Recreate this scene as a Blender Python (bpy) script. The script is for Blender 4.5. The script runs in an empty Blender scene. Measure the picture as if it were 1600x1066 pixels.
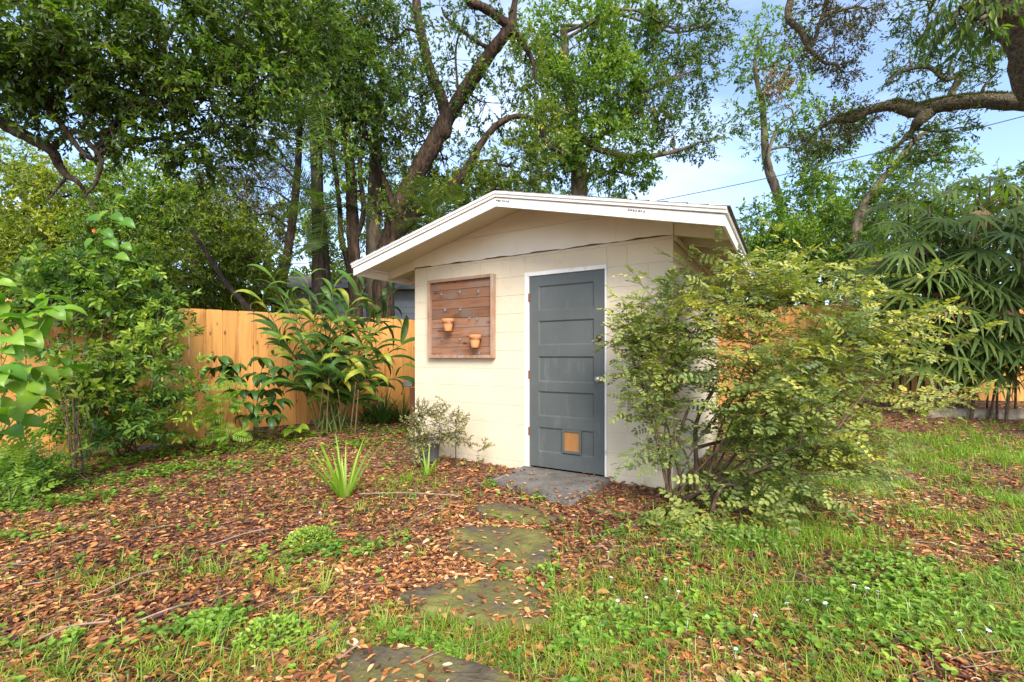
import bpy, bmesh, math, random
import numpy as np
from mathutils import Vector, Matrix, Euler
R = math.radians
random.seed(7); rng = np.random.default_rng(7)
scene = bpy.context.scene
# ------------------------------------------------------------------ camera
CH = 1.22; F = 722.0; HX = 800.0; HY = 558.0          # camera height, focal (photo px), horizon row
cd = bpy.data.cameras.new('camera'); cam = bpy.data.objects.new('camera', cd)
scene.collection.objects.link(cam); scene.camera = cam
cam.location = (0, 0, CH); cam.rotation_euler = (R(90), 0, 0)
cd.sensor_width = 36; cd.lens = F/1600*36; cd.shift_y = 25/1600.0
cd.clip_start = 0.05; cd.clip_end = 600
# ------------------------------------------------------------------ world
world = bpy.data.worlds.new('World'); scene.world = world; world.use_nodes = True
wt = world.node_tree; wt.nodes.clear()
SUN_EL = 39; SUN_AZ = 12      # degrees; azimuth to the right of straight behind the camera
sky = wt.nodes.new('ShaderNodeTexSky'); sky.sky_type = 'NISHITA'; sky.sun_disc = False
sky.sun_elevation = R(SUN_EL); sky.sun_rotation = R(180-SUN_AZ)
sky.air_density = 1.0; sky.dust_density = .7; sky.ozone_density = 2.0
bg = wt.nodes.new('ShaderNodeBackground'); bg.inputs['Strength'].default_value = 0.138
out = wt.nodes.new('ShaderNodeOutputWorld')
tc = wt.nodes.new('ShaderNodeTexCoord'); mp = wt.nodes.new('ShaderNodeMapping'); mp.inputs['Scale'].default_value = (1.1, 1.1, 3.2)
nz = wt.nodes.new('ShaderNodeTexNoise'); nz.inputs['Scale'].default_value = 1.9; nz.inputs['Detail'].default_value = 6; nz.inputs['Roughness'].default_value = .5
rp = wt.nodes.new('ShaderNodeValToRGB'); rp.color_ramp.elements[0].position = .40; rp.color_ramp.elements[1].position = .74
rp.color_ramp.elements[0].color = (.05, .05, .05, 1); rp.color_ramp.elements[1].color = (.58, .58, .58, 1)
mx = wt.nodes.new('ShaderNodeMixRGB'); mx.inputs[2].default_value = (5.4, 6.1, 7.6, 1)
wt.links.new(tc.outputs['Generated'], mp.inputs[0]); wt.links.new(mp.outputs[0], nz.inputs['Vector'])
wt.links.new(nz.outputs['Fac'], rp.inputs[0]); wt.links.new(rp.outputs[0], mx.inputs[0])
wt.links.new(sky.outputs[0], mx.inputs[1]); wt.links.new(mx.outputs[0], bg.inputs[0]); wt.links.new(bg.outputs[0], out.inputs[0])
# ------------------------------------------------------------------ sun
sd = bpy.data.lights.new('sun', 'SUN'); sun = bpy.data.objects.new('sun', sd); scene.collection.objects.link(sun)
sd.energy = 2.7; sd.angle = R(32); sd.color = (1, .93, .82)
az = R(SUN_AZ); el = R(SUN_EL)
sv = Vector((math.sin(az)*math.cos(el), -math.cos(az)*math.cos(el), math.sin(el)))
sun.rotation_euler = sv.to_track_quat('Z', 'Y').to_euler(); sun.location = sv*20
scene.view_settings.view_transform = 'Standard'; scene.view_settings.look = 'None'
scene.view_settings.exposure = 1.32; scene.view_settings.gamma = 1.0
scene.view_settings.use_curve_mapping = False
try:
    scene.cycles.max_bounces = 6; scene.cycles.diffuse_bounces = 3; scene.cycles.transmission_bounces = 4
    scene.cycles.transparent_max_bounces = 4; scene.cycles.glossy_bounces = 2
except Exception: pass
# ------------------------------------------------------------------ geometry helpers
def S(t): t = np.clip(t, 0, 1); return t*t*(3-2*t)
def gz(x, y):
    x = np.asarray(x, float); y = np.asarray(y, float)
    z = .38*S((x-2.2)/4.6)*S((y-4.2)/4.6)
    z = z + .16*S((y-5.6)/1.8)*S((-x-.2)/2.2)*S((x+5.2)/1.6)
    z = z + .012*np.sin(x*2.1+1)*np.cos(y*1.7) + .008*np.sin(x*5.3+y*3.1)
    return z
def P(px, py, Y): return np.array([(px-HX)/F*Y, Y, CH-(py-HY)/F*Y])
def G(px, py, lift=0.):
    z = 0.
    for _ in range(12):
        Y = (CH-z)*F/(py-HY); x = (px-HX)/F*Y; z = .5*z+.5*float(gz(x, Y))
    return np.array([x, Y, z+lift])
def to_px(p):
    p = np.asarray(p); return np.stack([HX+p[..., 0]/p[..., 1]*F, HY-(p[..., 2]-CH)/p[..., 1]*F], -1)
def norm(a): return a/(np.linalg.norm(a, axis=-1, keepdims=True)+1e-9)
class MB:
    def __init__(s): s.v = []; s.f = []; s.n = 0; s.r = []; s.m = []
    def add(s, v, faces, r=None, mi=0):
        """v (n,3), faces list of arrays (k, 3|4)"""
        v = np.asarray(v, float).reshape(-1, 3)
        for fa in faces:
            fa = np.asarray(fa, int)
            s.f.append(fa+s.n); k = len(fa)
            s.r.append(np.zeros(k) if r is None else (np.full(k, r) if np.isscalar(r) else np.asarray(r)))
            s.m.append(np.full(k, mi, int))
        s.v.append(v); s.n += len(v); return s
    def box(s, x0, x1, y0, y1, z0, z1, r=0., mi=0):
        v = [(x0,y0,z0),(x1,y0,z0),(x1,y1,z0),(x0,y1,z0),(x0,y0,z1),(x1,y0,z1),(x1,y1,z1),(x0,y1,z1)]
        f = [(0,3,2,1),(4,5,6,7),(0,1,5,4),(1,2,6,5),(2,3,7,6),(3,0,4,7)]
        return s.add(v, [f], r, mi)
    def hexa(s, v8, r=0.):
        return s.add(v8, [[(0,3,2,1),(4,5,6,7),(0,1,5,4),(1,2,6,5),(2,3,7,6),(3,0,4,7)]], r)
    def mesh(s, name, org=(0, 0, 0), smooth=False):
        me = bpy.data.meshes.new(name)
        if not s.v: return me
        v = np.concatenate(s.v)-np.asarray(org)
        lt = np.concatenate([np.full(len(f), f.shape[1]) for f in s.f if len(f)])
        idx = np.concatenate([f.ravel() for f in s.f if len(f)])
        me.vertices.add(len(v)); me.vertices.foreach_set('co', v.astype(np.float32).ravel())
        me.loops.add(len(idx)); me.loops.foreach_set('vertex_index', idx.astype(np.int32))
        me.polygons.add(len(lt)); ls = np.concatenate([[0], np.cumsum(lt)[:-1]])
        me.polygons.foreach_set('loop_start', ls.astype(np.int32)); me.polygons.foreach_set('loop_total', lt.astype(np.int32))
        me.polygons.foreach_set('use_smooth', np.full(len(lt), bool(smooth)))
        mi = np.concatenate(s.m); me.polygons.foreach_set('material_index', mi.astype(np.int32))
        me.update(calc_edges=True)
        a = me.attributes.new('rnd', 'FLOAT', 'FACE'); a.data.foreach_set('value', np.concatenate(s.r).astype(np.float32))
        return me
def link(o): scene.collection.objects.link(o); return o
def tag(o, label=None, cat=None, group=None, kind=None):
    if label: o['label'] = label
    if cat: o['category'] = cat
    if group: o['group'] = group
    if kind: o['kind'] = kind
    return o
def thing(name, label, cat, loc=(0, 0, 0), rotz=0., group=None):
    o = bpy.data.objects.new(name, None); o.location = Vector([float(c) for c in loc]); o.rotation_euler = (0, 0, rotz)
    o.empty_display_size = .1; link(o); return tag(o, label, cat, group)
def obj(name, mb, mat, parent=None, org=(0, 0, 0), smooth=False, kind=None):
    me = mb if isinstance(mb, bpy.types.Mesh) else mb.mesh(name, org, smooth)
    mats = mat if isinstance(mat, (list, tuple)) else [mat]
    if not me.materials:
        for m in mats: me.materials.append(m)
    o = bpy.data.objects.new(name, me); link(o)
    if parent: o.parent = parent
    if kind: o['kind'] = kind
    return o
def bevel(me, w, seg=1):
    bm = bmesh.new(); bm.from_mesh(me)
    bmesh.ops.bevel(bm, geom=list(bm.edges), offset=w, segments=seg, affect='EDGES', profile=.5)
    for f in bm.faces: f.smooth = False
    bm.to_mesh(me); bm.free(); return me
def bbox_mesh(name, x0, x1, y0, y1, z0, z1, bw=.004, seg=1):
    return bevel(MB().box(x0, x1, y0, y1, z0, z1).mesh(name), bw, seg)
def tube(mb, pts, rad, n=6, wob=0., r=0., sub=0, cap=True):
    pts = np.asarray(pts, float); rad = np.asarray(rad, float)*np.ones(len(pts))
    if sub:   # Catmull-Rom resample
        q = np.vstack([2*pts[0]-pts[1], pts, 2*pts[-1]-pts[-2]]); o = []; ro = []
        for i in range(len(pts)-1):
            for k in range(sub):
                t = k/sub; a, b, c, d = q[i:i+4]
                o.append(.5*((2*b)+(-a+c)*t+(2*a-5*b+4*c-d)*t*t+(-a+3*b-3*c+d)*t**3)); ro.append(rad[i]*(1-t)+rad[i+1]*t)
        o.append(pts[-1]); ro.append(rad[-1]); pts = np.array(o); rad = np.array(ro)
    m = len(pts); T = norm(np.gradient(pts, axis=0))
    up = np.array([.31, .17, .93]); A = norm(np.cross(T, up)); B = np.cross(T, A)
    an = np.arange(n)*2*math.pi/n
    w = 1+wob*rng.uniform(-1, 1, (m, n)) if wob else np.ones((m, n))
    V = pts[:, None, :]+(rad[:, None]*w)[:, :, None]*(np.cos(an)[None, :, None]*A[:, None, :]+np.sin(an)[None, :, None]*B[:, None, :])
    i = np.arange(m-1)[:, None]*n; j = np.arange(n)[None, :]; k = (j+1) % n
    Fq = np.stack([i+j, i+k, i+n+k, i+n+j], -1).reshape(-1, 4)
    fs = [Fq]
    if cap and n == 4: fs.append(np.array([[3, 2, 1, 0], [n*(m-1)+q for q in range(4)]]))
    mb.add(V.reshape(-1, 3), fs, r)
    if cap and n != 4:
        for e, c in ((0, pts[0]), (m-1, pts[-1])):
            base = [e*n+q for q in range(n)]
            vv = np.vstack([V[e], c[None]]); mb.add(vv, [[(q, (q+1) % n, n) if e else ((q+1) % n, q, n) for q in range(n)]], r)
    return pts
def leaves(mb, pos, d, nrm, L, W, r, shape='q', fold=.25, curl=.0, mi=0):
    """batch of leaves: base at pos, pointing along d, face normal nrm"""
    pos = np.asarray(pos); n = len(pos)
    if n == 0: return
    d = norm(d); s = norm(np.cross(d, nrm)); u = np.cross(s, d)
    L = (np.ones(n)*L)[:, None]; W = (np.ones(n)*W)[:, None]; r = np.ones(n)*r
    if shape == 'q':
        v = np.stack([pos, pos+d*L*.45+s*W*.5+u*W*fold, pos+d*L-u*L*curl, pos+d*L*.45-s*W*.5+u*W*fold], 1)
        b = np.arange(n)[:, None]*4
        f = np.stack([b+[0, 2, 1], b+[0, 3, 2]], 1).reshape(-1, 3)
        mb.add(v, [f], np.repeat(r, 2), mi)
    elif shape == 'h':
        v = np.stack([pos, pos+d*L*.28+s*W*.46+u*W*fold, pos+d*L*.68+s*W*.42+u*(W*fold-L*curl*.4), pos+d*L-u*L*curl,
                      pos+d*L*.68-s*W*.42+u*(W*fold-L*curl*.4), pos+d*L*.28-s*W*.46+u*W*fold], 1)
        b = np.arange(n)[:, None]*6
        f = np.stack([b+[0, 3, 2, 1], b+[0, 5, 4, 3]], 1).reshape(-1, 4)
        mb.add(v, [f], np.repeat(r, 2), mi)
    elif shape == 'o':   # rounder, 8 verts
        v = np.stack([pos, pos+d*L*.2+s*W*.38+u*W*fold, pos+d*L*.52+s*W*.5+u*W*fold, pos+d*L*.85+s*W*.3+u*(W*fold*.6-L*curl*.5), pos+d*L-u*L*curl,
                      pos+d*L*.85-s*W*.3+u*(W*fold*.6-L*curl*.5), pos+d*L*.52-s*W*.5+u*W*fold, pos+d*L*.2-s*W*.38+u*W*fold], 1)
        b = np.arange(n)[:, None]*8
        f1 = np.stack([b+[0, 4, 2, 1], b+[0, 7, 6, 4]], 1).reshape(-1, 4)
        f2 = np.stack([b+[4, 3, 2], b+[6, 5, 4]], 1).reshape(-1, 3)
        mb.add(v, [f1, f2], np.repeat(r, 2), mi) if False else None
        mb.v.append(v.reshape(-1, 3)); mb.f += [f1+mb.n, f2+mb.n]; mb.r += [np.repeat(r, 2)]*2
        mb.m += [np.full(2*n, mi, int)]*2; mb.n += 8*n
def blades(mb, pos, d, L, W, bend, r, seg=3, mi=0):
    """grass / strap blades: start at pos going up-ish along d, bend sideways and down"""
    n = len(pos); d = norm(d); h = d*[1, 1, 0]; h = norm(h+1e-4); s = norm(np.cross(d, np.array([0, 0, 1.])+rng.normal(0, .02, (n, 3))))
    L = np.ones(n)*L; W = np.ones(n)*W; bend = np.ones(n)*bend; r = np.ones(n)*r
    V = []; p = pos.copy()
    for k in range(seg+1):
        t = k/seg; w = W*(1-t**1.6)*.5 if k else W*.35
        if k == seg: V.append(p[:, None])
        else: V.append(np.stack([p-s*w[:, None], p+s*w[:, None]], 1))
        dd = norm(d+(h*.7-np.array([0, 0, 1.])*.9)*(bend*(t+.2)**1.3)[:, None]); p = p+dd*(L/seg)[:, None]
    V = np.concatenate(V, 1); nv = V.shape[1]; b = np.arange(n)[:, None]*nv; q = []
    for k in range(seg-1): q.append(b+[2*k, 2*k+1, 2*k+3, 2*k+2])
    q = np.stack(q, 1).reshape(-1, 4); t = b+[2*seg-2, 2*seg-1, 2*seg]
    mb.v.append(V.reshape(-1, 3)); mb.f += [q+mb.n, t+mb.n]; mb.r += [np.repeat(r, seg-1), r]; mb.m += [np.full(len(q), mi, int), np.full(n, mi, int)]
    mb.n += nv*n
# ------------------------------------------------------------------ materials
def newmat(name):
    m = bpy.data.materials.new(name); m.use_nodes = True; t = m.node_tree; b = t.nodes['Principled BSDF']; return m, t, b
def N(t, ty, **kw):
    n = t.nodes.new(ty)
    for k, v in kw.items():
        if k in n.inputs: n.inputs[k].default_value = v
        else: setattr(n, k, v)
    return n
def ramp(t, cols, interp='LINEAR'):
    n = t.nodes.new('ShaderNodeValToRGB'); cr = n.color_ramp; cr.interpolation = interp
    while len(cr.elements) < len(cols): cr.elements.new(.5)
    for e, (p, c) in zip(cr.elements, cols): e.position = p; e.color = (*c, 1)
    return n
def mat_leaf(name, cols, rough=.48, trans=.35, spec=.5, scale=3., tmul=(1.25, 1.45, .5), veins=False):
    cols = [(p_, ((c_[0]*1.45, c_[1]*1.18, c_[2]*.8) if c_[1] > c_[0] and name not in ('petal', 'succulent_leaf') else c_)) for p_, c_ in cols]
    m, t, b = newmat(name); L = t.links
    at = N(t, 'ShaderNodeAttribute', attribute_name='rnd'); oi = N(t, 'ShaderNodeObjectInfo')
    ad = N(t, 'ShaderNodeMath', operation='MULTIPLY_ADD'); ad.inputs[1].default_value = .0
    geo = N(t, 'ShaderNodeNewGeometry'); nz = N(t, 'ShaderNodeTexNoise', Scale=scale, Detail=2.)
    L.new(geo.outputs['Position'], nz.inputs['Vector'])
    a1 = N(t, 'ShaderNodeMath', operation='MULTIPLY_ADD'); L.new(nz.outputs['Fac'], a1.inputs[0]); a1.inputs[1].default_value = .5; a1.inputs[2].default_value = -.25
    a2 = N(t, 'ShaderNodeMath', operation='ADD', use_clamp=True); L.new(a1.outputs[0], a2.inputs[0]); L.new(at.outputs['Fac'], a2.inputs[1])
    cr = ramp(t, cols); L.new(a2.outputs[0], cr.inputs[0])
    L.new(cr.outputs[0], b.inputs['Base Color']); b.inputs['Roughness'].default_value = rough; b.inputs['Specular IOR Level'].default_value = spec
    tr = N(t, 'ShaderNodeBsdfTranslucent'); mu = N(t, 'ShaderNodeMixRGB', blend_type='MULTIPLY'); mu.inputs[0].default_value = 1; mu.inputs[2].default_value = (*tmul, 1)
    L.new(cr.outputs[0], mu.inputs[1]); L.new(mu.outputs[0], tr.inputs[0])
    ms = N(t, 'ShaderNodeMixShader'); ms.inputs[0].default_value = trans
    L.new(b.outputs[0], ms.inputs[1]); L.new(tr.outputs[0], ms.inputs[2]); L.new(ms.outputs[0], t.nodes['Material Output'].inputs[0])
    return m
def mat_rough(name, cols, scale=6., detail=6, rough=.85, bump=.3, bscale=None, stretch=(1, 1, 1), objrand=0., coord='Object', bdist=.02, spec=.3, rot=(0, 0, 0)):
    m, t, b = newmat(name); L = t.links
    tcn = N(t, 'ShaderNodeTexCoord'); mpn = N(t, 'ShaderNodeMapping'); mpn.inputs['Scale'].default_value = stretch; mpn.inputs['Rotation'].default_value = rot
    L.new(tcn.outputs[coord], mpn.inputs[0])
    vec = mpn.outputs[0]
    if objrand:
        oi = N(t, 'ShaderNodeObjectInfo'); va = N(t, 'ShaderNodeVectorMath', operation='MULTIPLY_ADD')
        cb = N(t, 'ShaderNodeCombineXYZ')
        for k in range(3): L.new(oi.outputs['Random'], cb.inputs[k])
        L.new(cb.outputs[0], va.inputs[0]); va.inputs[1].default_value = (37, 53, 71); L.new(vec, va.inputs[2]); vec = va.outputs[0]
    nz = N(t, 'ShaderNodeTexNoise', Scale=scale, Detail=float(detail), Roughness=.6); L.new(vec, nz.inputs['Vector'])
    cr = ramp(t, cols); L.new(nz.outputs['Fac'], cr.inputs[0]); col = cr.outputs[0]
    if objrand:
        hs = N(t, 'ShaderNodeHueSaturation'); mr = N(t, 'ShaderNodeMapRange'); mr.inputs[3].default_value = 1-objrand; mr.inputs[4].default_value = 1+objrand
        L.new(oi.outputs['Random'], mr.inputs[0]); L.new(mr.outputs[0], hs.inputs['Value']); L.new(col, hs.inputs['Color']); col = hs.outputs[0]
    L.new(col, b.inputs['Base Color']); b.inputs['Roughness'].default_value = rough; b.inputs['Specular IOR Level'].default_value = spec
    n2 = N(t, 'ShaderNodeTexNoise', Scale=bscale or scale*3, Detail=5.); L.new(vec, n2.inputs['Vector'])
    bp = N(t, 'ShaderNodeBump', Strength=bump, Distance=bdist); L.new(n2.outputs['Fac'], bp.inputs['Height']); L.new(bp.outputs[0], b.inputs['Normal'])
    m['_'] = 0; return m
def mat_plain(name, col, rough=.5, metal=0.):
    m, t, b = newmat(name); L = t.links
    nz = N(t, 'ShaderNodeTexNoise', Scale=30., Detail=3.); cr = ramp(t, [(.3, tuple(c*.85 for c in col)), (.7, tuple(min(1, c*1.12) for c in col))])
    L.new(nz.outputs['Fac'], cr.inputs[0]); L.new(cr.outputs[0], b.inputs['Base Color'])
    b.inputs['Roughness'].default_value = rough; b.inputs['Metallic'].default_value = metal; return m
def mat_wood(name, base, dark, knots=True, zstretch=.06, scale=9., objrand=.15, axis='z', rough=.7, wear=None):
    m, t, b = newmat(name); L = t.links
    tcn = N(t, 'ShaderNodeTexCoord'); oi = N(t, 'ShaderNodeObjectInfo'); cb = N(t, 'ShaderNodeCombineXYZ')
    for k in range(3): L.new(oi.outputs['Random'], cb.inputs[k])
    va = N(t, 'ShaderNodeVectorMath', operation='MULTIPLY_ADD'); va.inputs[1].default_value = (37, 53, 71)
    L.new(cb.outputs[0], va.inputs[0]); L.new(tcn.outputs['Object'], va.inputs[2])
    mpn = N(t, 'ShaderNodeMapping'); sc = {'z': (1, 1, zstretch), 'x': (zstretch, 1, 1)}[axis]; mpn.inputs['Scale'].default_value = sc
    L.new(va.outputs[0], mpn.inputs[0])
    nz = N(t, 'ShaderNodeTexNoise', Scale=scale*3, Detail=6., Roughness=.65, Distortion=.6); L.new(mpn.outputs[0], nz.inputs['Vector'])
    cr = ramp(t, [(.30, dark), (.48, base), (.72, tuple(min(1, c*1.18) for c in base))]); L.new(nz.outputs['Fac'], cr.inputs[0]); col = cr.outputs[0]
    if knots:
        m2 = N(t, 'ShaderNodeMapping'); m2.inputs['Scale'].default_value = (1, .3, .45) if axis == 'z' else (.45, .3, 1)
        L.new(va.outputs[0], m2.inputs[0])
        vo = N(t, 'ShaderNodeTexVoronoi', Scale=8.5); L.new(m2.outputs[0], vo.inputs['Vector'])
        kr = ramp(t, [(.0, (1, 1, 1)), (.08, (.85, .85, .85)), (.18, (0, 0, 0))]); L.new(vo.outputs['Distance'], kr.inputs[0])
        km = N(t, 'ShaderNodeMixRGB'); L.new(kr.outputs[0], km.inputs[0]); L.new(col, km.inputs[1]); km.inputs[2].default_value = (dark[0]*.4, dark[1]*.33, dark[2]*.3, 1); col = km.outputs[0]
    if wear:
        n3 = N(t, 'ShaderNodeTexNoise', Scale=3.5, Detail=5.); L.new(va.outputs[0], n3.inputs['Vector'])
        wr = ramp(t, [(.45, (0, 0, 0)), (.7, (1, 1, 1))]); L.new(n3.outputs['Fac'], wr.inputs[0])
        wm = N(t, 'ShaderNodeMixRGB'); L.new(wr.outputs[0], wm.inputs[0]); L.new(col, wm.inputs[1]); wm.inputs[2].default_value = (*wear, 1); col = wm.outputs[0]
    hs = N(t, 'ShaderNodeHueSaturation'); mr = N(t, 'ShaderNodeMapRange'); mr.inputs[3].default_value = 1-objrand; mr.inputs[4].default_value = 1+objrand
    L.new(oi.outputs['Random'], mr.inputs[0]); L.new(mr.outputs[0], hs.inputs['Value']); L.new(col, hs.inputs['Color'])
    L.new(hs.outputs[0], b.inputs['Base Color']); b.inputs['Roughness'].default_value = rough; b.inputs['Specular IOR Level'].default_value = .25
    bp = N(t, 'ShaderNodeBump', Strength=.35, Distance=.004); L.new(nz.outputs['Fac'], bp.inputs['Height']); L.new(bp.outputs[0], b.inputs['Normal'])
    return m
M = {}
M['oak'] = mat_leaf('oak_leaf', [(0, (.015, .036, .009)), (.35, (.038, .090, .015)), (.7, (.088, .178, .024)), (.93, (.18, .26, .036)), (1, (.30, .17, .05))], trans=.45)
M['mid'] = mat_leaf('mid_green_leaf', [(0, (.030, .066, .010)), (.4, (.075, .140, .018)), (.75, (.15, .235, .026)), (1, (.30, .36, .05))], trans=.45)
M['oak_dark'] = mat_leaf('oak_dark_leaf', [(0, (.020, .048, .010)), (.45, (.050, .112, .016)), (.8, (.11, .20, .025)), (1, (.20, .28, .035))], trans=.48)
M['bright'] = mat_leaf('bright_leaf', [(0, (.030, .080, .010)), (.4, (.070, .165, .018)), (.8, (.150, .275, .028)), (1, (.28, .38, .05))], trans=.4)
M['yellow'] = mat_leaf('yellow_green_leaf', [(0, (.045, .090, .012)), (.4, (.130, .210, .025)), (.8, (.27, .36, .04)), (1, (.42, .45, .09))], trans=.4)
M['olive'] = mat_leaf('olive_leaf', [(0, (.020, .030, .010)), (.5, (.060, .075, .022)), (1, (.13, .14, .04))], trans=.25)
M['shrub'] = mat_leaf('shrub_leaflet', [(0, (.058, .100, .042)), (.25, (.115, .185, .068)), (.48, (.19, .265, .088)), (.7, (.29, .345, .095)), (.88, (.40, .43, .09)), (.96, (.50, .48, .13)), (1, (.45, .22, .09))], trans=.34, scale=2.2)
M['lshrub'] = mat_leaf('left_shrub_leaf', [(0, (.020, .060, .014)), (.4, (.060, .150, .025)), (.75, (.145, .265, .035)), (1, (.30, .40, .06))], trans=.35)
M['broad'] = mat_leaf('broad_leaf', [(0, (.030, .110, .020)), (.5, (.070, .205, .028)), (1, (.180, .350, .045))], trans=.4, rough=.4)
M['ginger'] = mat_leaf('ginger_leaf', [(0, (.014, .045, .012)), (.45, (.034, .100, .020)), (.8, (.075, .170, .026)), (1, (.32, .36, .06))], trans=.28, rough=.45, spec=.45, scale=6.)
M['palm'] = mat_leaf('palm_leaf', [(0, (.034, .068, .024)), (.5, (.090, .165, .052)), (.9, (.18, .26, .08)), (1, (.28, .33, .10))], trans=.34, rough=.5, spec=.35)
M['dead'] = mat_leaf('dead_leaf', [(0, (.16, .075, .035)), (.5, (.33, .19, .10)), (1, (.50, .36, .22))], trans=.15, rough=.8, tmul=(1, .8, .6))
M['fern'] = mat_leaf('fern_leaf', [(0, (.07, .18, .02)), (.5, (.15, .33, .035)), (1, (.27, .46, .06))], trans=.45)
M['succ'] = mat_leaf('succulent_leaf', [(0, (.075, .070, .028)), (.4, (.165, .165, .055)), (.7, (.26, .24, .09)), (.85, (.33, .25, .11)), (1, (.34, .15, .07))], trans=.15)
M['grass'] = mat_leaf('grass_blade', [(0, (.055, .14, .014)), (.4, (.125, .275, .028)), (.8, (.23, .41, .05)), (1, (.46, .43, .17))], trans=.4)
M['clover'] = mat_leaf('clover_leaf', [(0, (.045, .12, .020)), (.5, (.115, .250, .040)), (1, (.24, .41, .065))], trans=.35)
M['litter'] = mat_leaf('litter_leaf', [(0, (.045, .017, .009)), (.18, (.125, .042, .017)), (.38, (.28, .096, .029)), (.6, (.48, .185, .046)), (.8, (.60, .31, .11)), (1, (.74, .51, .29))], trans=.08, rough=.55, tmul=(1, .7, .4), scale=1.4)
M['petal'] = mat_leaf('petal', [(0, (.75, .75, .70)), (1, (.85, .85, .8))], trans=.2, tmul=(1, 1, 1))
M['orange'] = mat_leaf('orange_petal', [(0, (.7, .14, .02)), (1, (.8, .25, .04))], trans=.3, tmul=(1, 1, 1))
M['bark'] = mat_rough('bark', [(.3, (.016, .011, .007)), (.5, (.042, .028, .018)), (.7, (.10, .07, .045))], scale=15., detail=9, bump=1., bscale=22., stretch=(1, 1, .28), bdist=.06)
M['barkred'] = mat_rough('bark_red', [(.34, (.014, .009, .006)), (.5, (.040, .024, .014)), (.64, (.088, .052, .030)), (.76, (.17, .098, .06))], scale=13., detail=9, bump=1., bscale=20., stretch=(1, 1, .25), bdist=.06)
M['barkgrey'] = mat_rough('bark_grey', [(.3, (.055, .042, .026)), (.5, (.13, .10, .065)), (.7, (.24, .19, .135))], scale=8., bump=.7, bscale=20., stretch=(1, 1, .3), bdist=.03)
M['stem'] = mat_rough('stem_brown', [(.3, (.05, .032, .02)), (.7, (.17, .11, .07))], scale=20., bump=.3)
M['cane'] = mat_rough('cane_green', [(.3, (.06, .10, .02)), (.7, (.20, .24, .07))], scale=15., bump=.2)
M['straw'] = mat_rough('straw', [(.3, (.33, .22, .12)), (.7, (.55, .42, .27))], scale=20., bump=.2)
M['twig'] = mat_rough('twig', [(.3, (.15, .09, .06)), (.7, (.38, .27, .19))], scale=25., bump=.3)

# ground: leaf mould with lighter chips, damp soil in between
def mat_ground():
    m, t, b = newmat('leaf_mould'); L = t.links
    tcn = N(t, 'ShaderNodeTexCoord')
    n1 = N(t, 'ShaderNodeTexNoise', Scale=1.3, Detail=6.); L.new(tcn.outputs['Object'], n1.inputs['Vector'])
    nd = N(t, 'ShaderNodeTexNoise', Scale=12., Detail=3.); L.new(tcn.outputs['Object'], nd.inputs['Vector'])
    mp_ = N(t, 'ShaderNodeMapping'); mp_.inputs['Scale'].default_value = (1, 1.7, 1); mp_.inputs['Rotation'].default_value = (0, 0, .5)
    vm = N(t, 'ShaderNodeVectorMath', operation='MULTIPLY_ADD'); L.new(nd.outputs['Color'], vm.inputs[0]); vm.inputs[1].default_value = (.08, .08, .08); L.new(tcn.outputs['Object'], vm.inputs[2]); L.new(vm.outputs[0], mp_.inputs[0])
    vo = N(t, 'ShaderNodeTexVoronoi', Scale=26.); L.new(mp_.outputs[0], vo.inputs['Vector'])
    sx = N(t, 'ShaderNodeSeparateColor'); L.new(vo.outputs['Color'], sx.inputs[0])
    cr = ramp(t, [(0, (.030, .014, .008)), (.35, (.085, .034, .016)), (.65, (.20, .085, .034)), (.85, (.32, .15, .07)), (1, (.45, .28, .16))]); L.new(sx.outputs[0], cr.inputs[0])
    soil = ramp(t, [(.38, (0, 0, 0)), (.62, (1, 1, 1))]); L.new(n1.outputs['Fac'], soil.inputs[0])
    mi = N(t, 'ShaderNodeMixRGB'); sc = N(t, 'ShaderNodeMath', operation='MULTIPLY'); sc.inputs[1].default_value = .35; L.new(soil.outputs[0], sc.inputs[0]); L.new(sc.outputs[0], mi.inputs[0])
    L.new(cr.outputs[0], mi.inputs[1]); mi.inputs[2].default_value = (.075, .042, .026, 1)
    L.new(mi.outputs[0], b.inputs['Base Color']); b.inputs['Roughness'].default_value = .85
    bp = N(t, 'ShaderNodeBump', Strength=.8, Distance=.02); L.new(sx.outputs[1], bp.inputs['Height']); L.new(bp.outputs[0], b.inputs['Normal'])
    return m
M['ground'] = mat_ground()
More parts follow.
